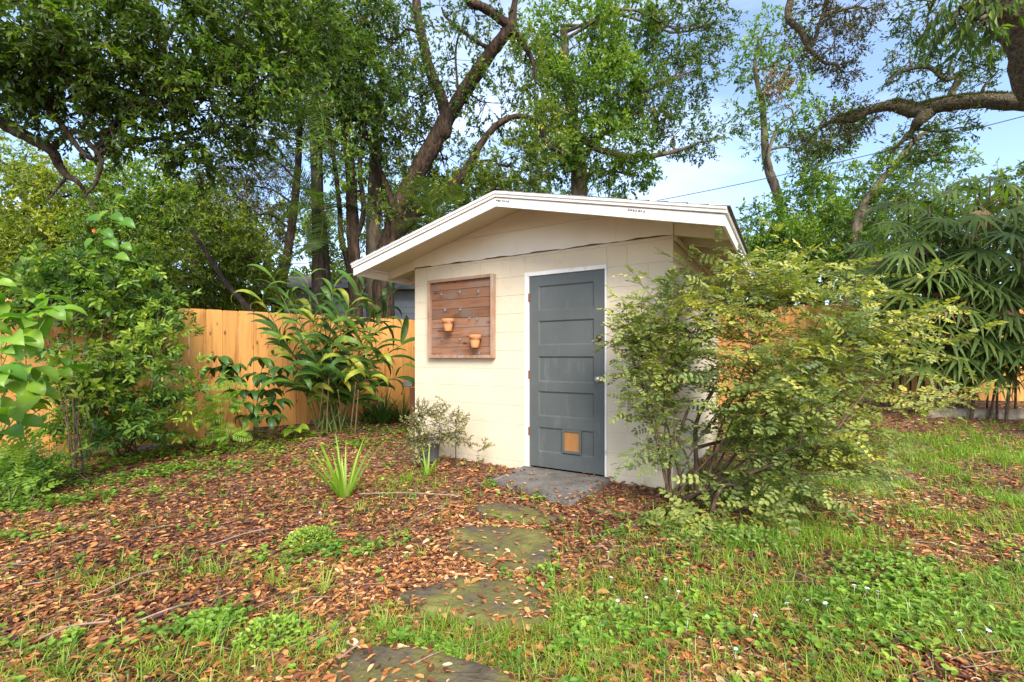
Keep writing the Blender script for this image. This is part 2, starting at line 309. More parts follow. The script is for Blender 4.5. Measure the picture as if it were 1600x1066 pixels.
def mat_paint(name, cols, grime=(.35, .30, .22), gamt=.35, scale=2.2, rough=.75, bump=.25, stretch=(1, 1, 1)):
    m, t, b = newmat(name); L = t.links; tcn = N(t, 'ShaderNodeTexCoord'); geo = N(t, 'ShaderNodeNewGeometry')
    n1 = N(t, 'ShaderNodeTexNoise', Scale=scale, Detail=5.); L.new(geo.outputs['Position'], n1.inputs['Vector'])
    c1 = ramp(t, [(.35, cols[0]), (.65, cols[1])]); L.new(n1.outputs['Fac'], c1.inputs[0])
    mp_ = N(t, 'ShaderNodeMapping'); mp_.inputs['Scale'].default_value = stretch; L.new(geo.outputs['Position'], mp_.inputs[0])
    n2 = N(t, 'ShaderNodeTexNoise', Scale=9., Detail=8., Roughness=.7); L.new(mp_.outputs[0], n2.inputs['Vector'])
    r2 = ramp(t, [(.56, (0, 0, 0)), (.78, (gamt,)*3)]); L.new(n2.outputs['Fac'], r2.inputs[0])
    mi = N(t, 'ShaderNodeMixRGB'); L.new(r2.outputs[0], mi.inputs[0]); L.new(c1.outputs[0], mi.inputs[1]); mi.inputs[2].default_value = (*grime, 1)
    L.new(mi.outputs[0], b.inputs['Base Color']); b.inputs['Roughness'].default_value = rough; b.inputs['Specular IOR Level'].default_value = .3
    n3 = N(t, 'ShaderNodeTexNoise', Scale=55., Detail=4.); L.new(mp_.outputs[0], n3.inputs['Vector'])
    bp = N(t, 'ShaderNodeBump', Strength=bump, Distance=.006); L.new(n3.outputs['Fac'], bp.inputs['Height']); L.new(bp.outputs[0], b.inputs['Normal'])
    return m
M['wall'] = mat_paint('cream_block_paint', ((.60, .50, .36), (.655, .55, .40)), gamt=.3, bump=.5)
M['trim'] = mat_paint('white_trim_paint', ((.70, .66, .60), (.77, .73, .67)), gamt=.3, stretch=(1, 1, .3))
M['siding'] = mat_paint('gable_siding_paint', ((.70, .63, .52), (.76, .69, .58)), gamt=.25, stretch=(1, 1, .15))
M['soffit'] = mat_paint('soffit_paint', ((.66, .57, .43), (.72, .63, .48)), gamt=.3)
M['jamb'] = mat_paint('jamb_paint', ((.72, .68, .64), (.82, .79, .75)), grime=(.28, .12, .06), gamt=.7, scale=6)
M['door'] = mat_paint('grey_door_paint', ((.082, .090, .086), (.102, .110, .103)), grime=(.19, .185, .17), gamt=.6, rough=.45, bump=.2, stretch=(1, 1, .25))
M['brass'] = mat_plain('aged_brass', (.20, .14, .08), .4, .8)
M['knob'] = mat_plain('worn_knob', (.55, .50, .42), .3, .7)
M['steel'] = mat_plain('dull_steel', (.35, .35, .36), .35, .9)
M['rust'] = mat_plain('rusty_hinge', (.30, .12, .06), .8, .2)
M['petwood'] = mat_wood('pet_door_wood', (.38, .165, .048), (.19, .065, .02), knots=False, scale=9, objrand=0, wear=(.30, .16, .06))
M['boardwood'] = mat_wood('weathered_board', (.225, .105, .055), (.10, .042, .024), axis='x', zstretch=.1, scale=8, objrand=.25, rough=.85, wear=(.20, .14, .11))
M['framewood'] = mat_wood('weathered_frame', (.33, .19, .12), (.15, .08, .05), scale=8, objrand=.12, rough=.85, wear=(.36, .27, .21))
M['fence'] = mat_wood('fence_cedar', (.50, .240, .064), (.30, .118, .026), objrand=.22, scale=4.5)
M['fencerail'] = mat_wood('fence_rail', (.48, .26, .10), (.36, .17, .06), axis='x', objrand=.1)
M['terra'] = mat_rough('terracotta', [(.3, (.52, .185, .065)), (.7, (.68, .27, .11))], scale=9., bump=.15, rough=.8)
M['shingle'] = mat_rough('shingle', [(.3, (.05, .045, .04)), (.7, (.17, .15, .13))], scale=30., bump=.8, objrand=.2)
M['concrete'] = mat_rough('concrete', [(.3, (.095, .084, .072)), (.5, (.15, .135, .118)), (.7, (.22, .20, .178))], scale=5., detail=10, bump=.5, bscale=60., bdist=.006)
M['flag'] = mat_rough('mossy_stone', [(.30, (.050, .038, .022)), (.44, (.115, .090, .052)), (.55, (.135, .120, .032)), (.66, (.20, .175, .050)), (.8, (.22, .19, .14))], scale=4.5, detail=10, bump=.8, bscale=45., bdist=.012)
M['edging'] = mat_rough('edging_stone', [(.3, (.17, .13, .09)), (.7, (.38, .32, .24))], scale=8., bump=.7)
M['greypot'] = mat_plain('grey_pot', (.13, .13, .135), .6)
M['soil'] = mat_rough('potting_soil', [(.3, (.02, .013, .01)), (.7, (.07, .045, .03))], scale=30.)
M['hsiding'] = mat_paint('blue_grey_siding', ((.20, .23, .26), (.27, .30, .33)), gamt=.4)
M['wire'] = mat_plain('black_wire', (.05, .055, .06), .6)
M['moss'] = mat_leaf('limb_fern', [(0, (.03, .05, .015)), (.5, (.09, .115, .035)), (1, (.20, .20, .08))], trans=.2)

# ================================================================== GROUND
mb = MB()
xs = np.concatenate([np.linspace(-80, -12, 14)[:-1], np.linspace(-12, 14, 131), np.linspace(14, 80, 14)[1:]])
ys = np.concatenate([np.linspace(-60, -2, 10)[:-1], np.linspace(-2, 14, 101), np.linspace(14, 90, 14)[1:]])
X, Y = np.meshgrid(xs, ys); Z = gz(X, Y)+rng.normal(0, .006, X.shape)
V = np.stack([X, Y, Z], -1).reshape(-1, 3); nx = len(xs); i = np.arange(len(ys)-1)[:, None]*nx; j = np.arange(nx-1)[None, :]
mb.add(V, [np.stack([i+j, i+j+1, i+nx+j+1, i+nx+j], -1).reshape(-1, 4)])
tag(obj('ground', mb, M['ground'], smooth=True), kind='structure')

# ================================================================== SHED
SX, SY, ROT = .121, 5.04, -math.atan2(.5155, .857)
shed = thing('garden_shed', 'small cream concrete block garden shed with low gable roof and grey door', 'shed', (SX, SY, 0), ROT)
cR, sR = math.cos(ROT), math.sin(ROT)
def LW(x, y, z): return np.array([SX+cR*x-sR*y, SY+sR*x+cR*y, z])      # shed local -> world
HW, DP, WT = 1.579, 3.08, 2.34
DX0, DX1, DZ0, DZ1 = .077, .926, .05, 2.09
FX0, FX1, FZ1 = DX0-.055, DX1+.022, DZ1+.045
# core walls, 4 mm behind the face of the blocks (the mortar plane)
c = MB(); e = .004
c.box(-HW+e, FX0-.002, e, .14, -.15, WT-.002); c.box(FX1+.002, HW-e, e, .14, -.15, WT-.002); c.box(FX0-.002, FX1+.002, e, .14, FZ1+.002, WT-.002)
c.box(-HW+e, -HW+.15, .1401, DP-e, -.15, WT-.002); c.box(HW-.15, HW-e, .1401, DP-e, -.15, WT-.002)
c.box(-HW+.1501, HW-.1501, DP-.15, DP-e, -.15, WT-.002)
wall = obj('wall', c, M['wall'], shed)
BH, BL, J = .203, .406, .0012
cache = {}
def block(w, h):
    k = (round(w, 3), round(h, 3))
    if k not in cache:
        me = bbox_mesh('block', J, w-J, 0, .03, J, h-J, .0022); me.materials.append(M['wall']); cache[k] = me
    return cache[k]
def put_block(x, y, z, w, h, rz):
    o = bpy.data.objects.new('block', block(w, h)); o.parent = shed; o.location = (x, y, z); o.rotation_euler = (0, 0, rz); link(o)
def courses(L, placer, hole=None):
    z = -.13; row = 0
    while z < WT-.02:
        h = min(BH, WT-.004-z)
        spans = [(0, L)]
        if hole and z < hole[3]-.01:
            if z+h > hole[3]+.06: pass
            spans = [(0, hole[0]), (hole[1], L)]
            if z+h > hole[3]+.02:      # course split round the door head
                hh = z+h-hole[3]
                placer(hole[0], hole[3], hole[1]-hole[0], hh)
        for a, b_ in spans:
            x = a; off = (row % 2)*BL/2
            nxt = a+(BL/2 if row % 2 else BL)
            while x < b_-.02:
                nx_ = min(nxt, b_)
                if b_-nx_ < .06: nx_ = b_
                placer(x, z, nx_-x, h); x = nx_; nxt = x+BL
        z += h; row += 1
courses(2*HW, lambda x, z, w, h: put_block(-HW+x, 0, z, w, h, 0), (FX0+HW, FX1+HW, 0, FZ1))
courses(DP, lambda x, z, w, h: put_block(HW, x, z, w, h, R(90)))
courses(DP, lambda x, z, w, h: put_block(-HW, DP-x, z, w, h, R(-90)))
# gable boards: a lower band of vertical-grooved board and an upper panel, both ends
SL = .243; ZR = 2.835     # underside of the roof deck at the ridge, in the wall plane
def roofz(x): return ZR-SL*abs(x)
def gable(y0, y1, nm):
    g = MB(); xs_ = np.linspace(-HW, HW, 41)
    low = [WT+.004+ (.006*math.sin(k*.9)+.004*math.sin(k*2.3+1)) for k in range(41)]
    for k in range(40):
        a, b_ = xs_[k], xs_[k+1]
        ta, tb = min(2.605, roofz(a)-.002), min(2.605, roofz(b_)-.002)
        g.hexa([(a,y0,low[k]),(b_,y0,low[k+1]),(b_,y1,low[k+1]),(a,y1,low[k]),(a,y0,ta),(b_,y0,tb),(b_,y1,tb),(a,y1,ta)])
    obj('gable_board', g, M['siding'], shed)
    xm = (ZR-2.608)/SL
    g = MB(); g.add([(-xm,y0+.004,2.609),(xm,y0+.004,2.609),(0,y0+.004,ZR-.002),(-xm,y1,2.609),(xm,y1,2.609),(0,y1,ZR-.002)], [[(0,1,2),(3,5,4)],[(0,3,4,1),(1,4,5,2),(2,5,3,0)]])
    obj('gable_panel', g, M['siding'], shed)
gable(-.014, .0, 'front'); gable(DP, DP+.014, 'rear')
# dark caulk line under the gable board
t_ = MB(); tube(t_, [( x, -.012, WT+.002+.004*math.sin(x*9)+.003*math.sin(x*23)) for x in np.linspace(-HW+.01, HW-.01, 60)], .0024, 4)
obj('cable', t_, mat_plain('old_wire', (.16, .13, .09), .7), shed)
# roof: deck, fascia, drip board, shingles, rafters
OV, EV, BK = .54, 2.05, DP+.42
for s in (-1, 1):
    d = MB(); d.hexa([(0,-OV+.02,ZR+.001),(s*EV,-OV+.02,ZR+.001-SL*EV),(s*EV,BK-.02,ZR+.001-SL*EV),(0,BK-.02,ZR+.001),(0,-OV+.02,ZR+.022),(s*EV,-OV+.02,ZR+.022-SL*EV),(s*EV,BK-.02,ZR+.022-SL*EV),(0,BK-.02,ZR+.022)])
    obj('roof_deck', d, M['soffit'], shed)
    for (y0, y1) in ((-OV-.006, -OV+.018), (BK-.018, BK+.006)):
        f = MB(); zt, h = ZR+.020, .145; x1 = s*(EV+.022)
        f.hexa([(0,y0,zt-h),(x1,y0,zt-h-SL*EV),(x1,y1,zt-h-SL*EV),(0,y1,zt-h),(0,y0,zt-.055),(x1,y0,zt-.055-SL*EV),(x1,y1,zt-.055-SL*EV),(0,y1,zt-.055)]); 
        obj('fascia_board', bevel(f.mesh('fascia_board'), .003), M['trim'], shed)
        yo = y0-.016 if y0 < 0 else y0; ye = y1 if y0 < 0 else y1+.016
        f = MB(); x2 = s*(EV+.038)
        f.hexa([(0,yo,zt-.052),(x2,yo,zt-.052-SL*EV),(x2,ye,zt-.052-SL*EV),(0,ye,zt-.052),(0,yo,zt+.004),(x2,yo,zt+.004-SL*EV),(x2,ye,zt+.004-SL*EV),(0,ye,zt+.004)])
        obj('drip_board', bevel(f.mesh('drip_board'), .003), M['trim'], shed)
        if y0 < 0:
            f = MB(); yy = yo-.010
            f.hexa([(0,yy,zt-.022),(x2,yy,zt-.022-SL*EV),(x2,yo-.001,zt-.022-SL*EV),(0,yo-.001,zt-.022),(0,yy,zt+.006),(x2,yy,zt+.006-SL*EV),(x2,yo-.001,zt+.006-SL*EV),(0,yo-.001,zt+.006)])
            obj('drip_edge', f, M['trim'], shed)
    # eave fascia along the sides
    x0, x1 = s*(EV+.002), s*(EV+.022); ze = ZR-SL*EV+.018
    f = MB().box(min(x0,x1), max(x0,x1), -OV+.020, BK-.020, ze-.135, ze-.045); obj('eave_fascia', bevel(f.mesh('eave_fascia'), .003), M['trim'], shed)
    f = MB().box(min(x1+s*-.02,x1+s*.016), max(x1+s*-.02,x1+s*.016), -OV+.020, BK-.020, ze-.043, ze+.002); obj('eave_drip_board', bevel(f.mesh('eave_drip_board'), .003), M['trim'], shed)
    # rafter tails outside the side wall
    for ry in (0.0, .41, .82, 1.23, 1.64, 2.05, 2.46, 2.87, 3.06):
        a, b_ = HW+.004, EV-.001; y0, y1 = ry, ry+.038; dz = .115
        q = [(s*a,y0,roofz(a)-dz),(s*b_,y0,roofz(b_)-.10),(s*b_,y1,roofz(b_)-.10),(s*a,y1,roofz(a)-dz),(s*a,y0,roofz(a)-.001),(s*b_,y0,roofz(b_)-.001),(s*b_,y1,roofz(b_)-.001),(s*a,y1,roofz(a)-.001)]
        obj('rafter', MB().hexa(q), M['soffit'], shed)
    # top plate / filler board on the side walls
    a = HW-.04
    obj('wall_plate', MB().hexa([(s*a,.02,WT+.001),(s*(HW+.02),.04,WT-.06),(s*(HW+.02),DP-.02,WT-.06),(s*a,DP-.02,WT+.001),(s*a,.02,roofz(a)-.003),(s*(HW+.02),.04,roofz(HW+.02)-.12),(s*(HW+.02),DP-.02,roofz(HW+.02)-.12),(s*a,DP-.02,roofz(a)-.003)]), M['soffit'], shed)
    # shingles in courses
    nC = 14; dxx = (EV+.05)/nC
    for k in range(nC):
        xa, xb = s*dxx*k, s*(dxx*(k+1)+.012); za, zb = ZR+.0245-SL*abs(xa)+.002, ZR+.0245-SL*abs(xb)+.010
        y = -OV-.035; 
        sh = MB()
        while y < BK+.02:
            y2 = min(y+.30, BK+.03); g_ = .002; jz = random.uniform(0, .0015)
            sh.hexa([(xa,y+g_,za-.003),(xb,y+g_,zb-.008),(xb,y2-g_,zb-.008),(xa,y2-g_,za-.003),(xa,y+g_,za),(xb,y+g_,zb+jz),(xb,y2-g_,zb+jz),(xa,y2-g_,za)], random.random()); y = y2
        obj('shingle_course', sh, M['shingle'], shed)
obj('ridge_cap', MB().add([(-.09,-OV-.036,ZR+.010+.004),(0,-OV-.036,ZR+.040),(.09,-OV-.036,ZR+.014),(-.09,BK+.03,ZR+.014),(0,BK+.03,ZR+.040),(.09,BK+.03,ZR+.014)], [[(0,1,4,3),(1,2,5,4),(0,2,1,1)][:2]]), M['shingle'], shed)
# old wasp-nest marks / screw plates on the fascia
for xx in (-.02, 1.30):
    pl = MB()
    z0 = ZR-.048-SL*abs(xx)
    for k in range(7): pl.box(xx+.025+k*.022, xx+.025+k*.022+random.uniform(.008,.018), -OV-.010, -OV-.0062, z0-.022-k*.0225*SL*(1 if xx>0 else 1)+random.uniform(-.004,.004), z0-.008-k*.0225*SL)
    obj('mounting_plate', pl, M['concrete'], shed)
# front door ---------------------------------------------------
jm = MB(); jm.box(FX0, DX0-.003, -.006, .09, -.05, DZ1+.003); jm.box(DX1+.003, FX1, -.006, .09, -.05, DZ1+.003); jm.box(FX0, FX1, -.006, .09, DZ1+.0032, FZ1)
jm.box(DX0-.003, DX1+.003, .062, .09, DZ0, DZ1+.003)
obj('door_frame', jm, M['jamb'], shed)
DW, DH = DX1-DX0, DZ1-DZ0
door = obj('door', MB(), M['door'], shed)
PF = [(.054, .184), (.237, .365), (.423, .557), (.605, .736), (.793, .923)]
dm = MB(); x0, x1 = DX0, DX1; a, b_ = DX0+.105, DX1-.115; yf, yb = .008, .046
dm.box(x0, a, yf, yb, DZ0, DZ1); dm.box(b_, x1, yf, yb, DZ0, DZ1)
edges = [DZ1]+[v for p in PF for v in (DZ1-DH*p[0], DZ1-DH*p[1])]+[DZ0]
for k in range(0, len(edges), 2): dm.box(a, b_, yf+.0005, yb, edges[k+1], edges[k])
me = dm.mesh('door'); me.materials.append(M['door']); door.data = me
for p in PF:
    zt, zb = DZ1-DH*p[0], DZ1-DH*p[1]; q = .016
    pm = MB(); yi = yf+.014
    # recessed panel with a sloped moulding all round
    o = [(a,yf+.002,zb),(b_,yf+.002,zb),(b_,yf+.002,zt),(a,yf+.002,zt)]; n_ = [(a+q,yi,zb+q),(b_-q,yi,zb+q),(b_-q,yi,zt-q),(a+q,yi,zt-q)]
    pm.add(o+n_, [[(0,1,5,4),(1,2,6,5),(2,3,7,6),(3,0,4,7),(4,5,6,7)]])
    obj('door_panel', pm, M['door'], shed).parent = door
# pet door
pc, pz = .572, .347
pf = MB(); w, h, t = .105, .122, .022
pf.box(pc-w, pc-w+t, -.008, .020, pz-h, pz+h); pf.box(pc+w-t, pc+w, -.008, .020, pz-h, pz+h); pf.box(pc-w+t, pc+w-t, -.008, .020, pz+h-t, pz+h); pf.box(pc-w+t, pc+w-t, -.008, .020, pz-h, pz-h+t*1.2)
o = obj('pet_door_frame', bevel(pf.mesh('pet_door_frame'), .003), M['door'], door)
pb = obj('pet_door_board', MB().box(pc-w+t, pc+w-t, .006, .018, pz-h+t*1.2, pz+h-t), M['petwood'], door)
def lathe(prof, n=18):
    mb = MB(); V = [(r*math.cos(2*math.pi*k/n), r*math.sin(2*math.pi*k/n), z) for r, z in prof for k in range(n)]
    q = [(i*n+k, i*n+(k+1) % n, (i+1)*n+(k+1) % n, (i+1)*n+k) for i in range(len(prof)-1) for k in range(n)]
    return mb.add(V, [q])
kn = lathe([(.001, .0), (.030, .0), (.030, .006), (.014, .010), (.012, .030), (.026, .040), (.030, .052), (.024, .066), (.001, .070)])
o = obj('knob', kn, M['knob'], door, smooth=True); o.rotation_euler = (R(90), 0, 0); o.location = (.868, .008, 1.00)
db = lathe([(.001, .0), (.030, .0), (.029, .014), (.018, .018), (.016, .022), (.001, .023)])
o = obj('deadbolt', db, M['brass'], door, smooth=True); o.rotation_euler = (R(90), 0, 0); o.location = (.866, .008, 1.41)
for z in (1.86, 1.03, .42): obj('hinge', MB().box(DX0-.010, DX0+.002, -.010, .004, z-.045, z+.045), M['rust'], door)
# slab in front of the door
poly = [(.02, -.012), (.99, -.012), (.985, -.985), (.03, -.66)]
sb = MB(); n = len(poly); V = [LW(x, y, .042) for x, y in poly]+[LW(x*1.0, y, -.08) for x, y in poly]
sb.add(V, [[(k, (k+1) % n, n+(k+1) % n, n+k)[::-1] for k in range(n)]])
bm = bmesh.new(); vs = [bm.verts.new(LW(x, y, .042)) for x, y in poly]; vb = [bm.verts.new(LW(x, y, -.08)) for x, y in poly]
bm.faces.new(vs[::-1]); bm.faces.new(vb)
for k in range(n): bm.faces.new((vs[k], vs[(k+1) % n], vb[(k+1) % n], vb[k]))
bmesh.ops.recalc_face_normals(bm, faces=bm.faces); bmesh.ops.bevel(bm, geom=list(bm.edges), offset=.008, segments=2, affect='EDGES')
me = bpy.data.meshes.new('doorstep'); bm.to_mesh(me); bm.free()
tag(obj('doorstep', me, M['concrete']), 'grey concrete slab lying in front of the shed door', 'doorstep')

# planter board -----------------------------------------------
BX0, BX1, BZ0, BZ1 = -1.315, -.352, 1.205, 2.155
bl = LW((BX0+BX1)/2, -.004, BZ0)
board = thing('planter_board', 'square weathered wood panel with metal pot hooks hanging on the cream shed wall', 'wall planter', bl, ROT)
hw = (BX1-BX0)/2; hh = BZ1-BZ0
nP = 8; pe = np.linspace(.02, hh-.02, nP+1)
for k in range(nP):
    dy = random.uniform(-.002, .002)
    obj('plank', bbox_mesh('plank', -hw+.034, hw-.034, -.022+dy, -.004, pe[k]+.0018, pe[k+1]-.0018, .002), M['boardwood'], board)
ft = .036
for (x0, x1, z0, z1) in ((-hw, -hw+ft, 0, hh), (hw-ft, hw, 0, hh), (-hw+ft+.001, hw-ft-.001, hh-ft, hh), (-hw+ft+.001, hw-ft-.001, 0, ft)):
    o = obj('frame', bbox_mesh('frame', x0, x1, -.062, -.002, z0, z1, .003), M['framewood'], board)
def hookmesh():
    h = MB(); tube(h, [(0,-.002,.012),(0,-.014,.006),(0,-.020,-.010),(0,-.034,-.020),(0,-.044,-.008)], .0028, 5)
    h.box(-.011, .011, -.004, 0, -.012, .018); tube(h, [(-.014,-.006,-.012),(-.010,-.02,-.018),(0,-.024,-.020),(.010,-.02,-.018),(.014,-.006,-.012)], .002, 4)
    return h.mesh('hook')
hm = hookmesh(); hm.materials.append(M['steel'])
for (qx, qy) in ((238,270),(366,255),(492,250),(265,378),(370,375),(432,435),(245,580),(370,580),(210,688),(365,680),(500,675),(485,440)):
    fx = (qx-150)/450; fz = 1-(qy-(180-50*fx))/(712-(180-50*fx))
    fx = fx*(1+.06*(fx-1)*-1)
    o = bpy.data.objects.new('hook', hm); o.parent = board; o.location = (-hw+2*hw*fx, -.022, hh*fz); link(o)
# terracotta pots
def pot(xl, ztop, label, tilt):
    p = LW(xl, -.104, ztop-.15)
    t = thing('terracotta_pot', label, 'flower pot', p, ROT, 'terracotta pots hanging on the board')
    o = obj('body', lathe([(.001, 0), (.045, 0), (.048, .004), (.066, .112), (.060, .112), (.040, .012), (.001, .012)], 24), M['terra'], t, smooth=True)
    o2 = obj('rim', lathe([(.066, .106), (.077, .108), (.080, .150), (.076, .154), (.068, .152), (.064, .108)], 24), M['terra'], t, smooth=True)
    r_ = MB(); tube(r_, [(.084*math.cos(a), .084*math.sin(a), .105) for a in np.linspace(0, 2*math.pi, 25)], .0025, 5); tube(r_, [(-.03,.08,.105),(-.02,.098,.11),(.02,.098,.11),(.03,.08,.105)], .0025, 5)
    obj('wire_ring', r_, M['steel'], t)
    t.rotation_euler = (tilt, 0, ROT); t.scale = (.9, .9, .95)
    return t
pot(-.955, 1.675, 'terracotta pot hanging higher and further left on the wooden board', R(3))
pot(-.570, 1.475, 'terracotta pot hanging lower and nearer the door on the wooden board', R(-2))

# ================================================================== FENCES
def picket(w, h):
    me = MB(); a = w/2-.0003; k = .011
    me.add([(-a,0,0),(a,0,0),(a,.017,0),(-a,.017,0),(-a,0,h-k),(a,0,h-k),(a,.017,h-k),(-a,.017,h-k),(-a+k,0,h),(a-k,0,h),(a-k,.017,h),(-a+k,.017,h)],
           [[(0,3,2,1),(0,1,5,4),(2,3,7,6),(1,2,6,5),(3,0,4,7),(4,5,9,8),(6,7,11,10),(5,6,10,9),(7,4,8,11),(8,9,10,11)]])
    m_ = bevel(me.mesh('picket'), .0065); m_.materials.append(M['fence']); return m_
def fence(A, B, top, label, bottomf):
    A = np.array(A, float); B = np.array(B, float); d = B-A; Ln = np.linalg.norm(d); d /= Ln; rz = math.atan2(d[1], d[0])
    t = thing('picket_fence', label, 'fence', (A[0], A[1], 0), rz)
    x = 0; w = .196; mesh_ = {}; alt = 1
    while x < Ln:
        wx = A+d*x; zb = bottomf(wx[0], wx[1]); h = round((top-zb)*25)/25
        if h not in mesh_: mesh_[h] = picket(w, h)
        o = bpy.data.objects.new('picket', mesh_[h]); o.parent = t; alt = -alt; o.location = (x, alt*random.uniform(.0, .004), top-h+random.uniform(-.004, .004)); o.rotation_euler = (0, random.uniform(-.0003, .0003), 0); link(o)
        x += w
    for z in (.35, 1.1, 1.7): obj('rail', MB().box(0, Ln, .0202, .058, top-1.9+z, top-1.9+z+.088), M['fencerail'], t)
    x = .2
    while x < Ln:
        wx = A+d*x; obj('post', MB().box(x, x+.09, .060, .15, top-2.0, top-.06), M['fencerail'], t); x += 2.4
    return t
dF = np.array([.803, .597]); base = np.array([-4.34, 6.445])
corner = base+dF*(4.34+.35)/.803
fence(base-dF*6.5, corner, 1.89, 'tall golden cedar board fence left of the shed, behind the ginger plants', lambda x, y: float(gz(x, y))-.0+.03)
fence(corner+np.array([.12, -.01]), np.array([16., 7.55]), 2.24, 'golden cedar board fence at the back right, behind the palm clump', lambda x, y: float(gz(x, y))+.04)
# ================================================================== HOUSE BEHIND
hs = thing('neighbour_house', 'blue grey clapboard house seen through the plants over the left fence', 'house', (-7.4, 14.2, 0), R(6))
obj('wall', MB().box(0, 7.5, .03, 6, -.2, 3.3), M['hsiding'], hs)
for k in range(17):
    z = k*.2
    pm = MB().hexa([(-.02,0,z),(7.52,0,z),(7.52,.029,z),(-.02,.029,z),(-.02,.018,z+.199),(7.52,.018,z+.199),(7.52,.029,z+.199),(-.02,.029,z+.199)]); obj('siding_plank', pm, M['hsiding'], hs)
obj('roof', MB().add([(-.4,-.5,3.31),(7.9,-.5,3.31),(7.9,3,4.3),(-.4,3,4.3),(-.4,6.5,3.31),(7.9,6.5,3.31)], [[(0,1,2,3),(3,2,5,4),(0,4,5,1)],[(0,3,4),(1,5,2)]]), M['shingle'], hs)

# ================================================================== STEPPING STONES
def flag(pts, label, top=.03):
    pts = [G(x, y) for x, y in pts]; 
    cen = np.mean([p[:2] for p in pts], 0); bm = bmesh.new(); ring = []
    n = len(pts)
    for k in range(n):
        a, b_ = pts[k][:2], pts[(k+1) % n][:2]
        for q in range(3):
            t = q/3; p = a*(1-t)+b_*t+rng.normal(0, .006, 2); ring.append(p)
    z0 = float(gz(*cen)); m = len(ring)
    vt = [bm.verts.new((p[0], p[1], z0+top+random.uniform(-.004, .002))) for p in ring]
    vi = [bm.verts.new((*(cen+(p-cen)*.86), z0+top+.006+random.uniform(-.003, .003))) for p in ring]
    vj = [bm.verts.new((*(cen+(p-cen)*.45), z0+top+.004+random.uniform(-.004, .004))) for p in ring]
    vb = [bm.verts.new((*(cen+(p-cen)*1.01), z0-.05)) for p in ring]; vc = bm.verts.new((*cen, z0+top+.004))
    for k in range(m):
        l = (k+1) % m
        bm.faces.new((vt[k], vt[l], vb[l], vb[k])); bm.faces.new((vi[k], vi[l], vt[l], vt[k])); bm.faces.new((vj[k], vj[l], vi[l], vi[k])); bm.faces.new((vc, vj[l], vj[k]))
    bmesh.ops.recalc_face_normals(bm, faces=bm.faces)
    me = bpy.data.meshes.new('stepping_stone'); bm.to_mesh(me); bm.free()
    for p in me.polygons: p.use_smooth = False
    tag(obj('stepping_stone', me, M['flag']), label, 'stepping stone', 'mossy stepping stones leading to the shed door')
    return [tuple(p) for p in ring]
stones = []
stones.append(flag([(733,793),(780,789),(830,796),(872,810),(850,819),(790,815),(755,806)], 'narrow mossy stepping stone nearest the concrete doorstep, half buried in leaves', .02))
stones.append(flag([(702,834),(740,829),(800,831),(850,837),(870,860),(860,886),(830,895),(770,887),(735,876),(703,862)], 'second mossy stepping stone from the doorstep, with a pale chipped left corner', .034))
stones.append(flag([(624,938),(700,915),(745,907),(800,914),(838,929),(862,950),(855,978),(800,986),(720,978),(660,965)], 'wide pointed stepping stone with yellow moss, third from the doorstep', .036))
stones.append(flag([(485,1075),(540,1030),(590,1016),(640,1022),(700,1043),(775,1064),(830,1100),(700,1160),(540,1150)], 'large flat brown stepping stone nearest the camera at the bottom edge', .036))
from_poly = stones+[[tuple(LW(x, y, 0)[:2]) for x, y in poly]]
def inside(px_, py_, pg):
    pg = np.array([q[:2] for q in pg]); r_ = np.zeros(len(px_), bool); n = len(pg); j = n-1
    for i in range(n):
        xi, yi = pg[i]; xj, yj = pg[j]
        c_ = ((yi > py_) != (yj > py_)) & (px_ < (xj-xi)*(py_-yi)/(yj-yi+1e-12)+xi); r_ ^= c_; j = i
    return r_
def shedmask(x, y, m=.0):
    dx, dy = x-SX, y-SY; lx = cR*dx+sR*dy; ly = -sR*dx+cR*dy
    return (np.abs(lx) < HW+m) & (ly > -m) & (ly < DP+m)
def fenceside(x, y):   # True inside the yard
    dx, dy = x-base[0], y-base[1]
    return ((-dF[1]*dx+dF[0]*dy) < -.03) & (y < 9.95-.153*(x-.35)+.0)

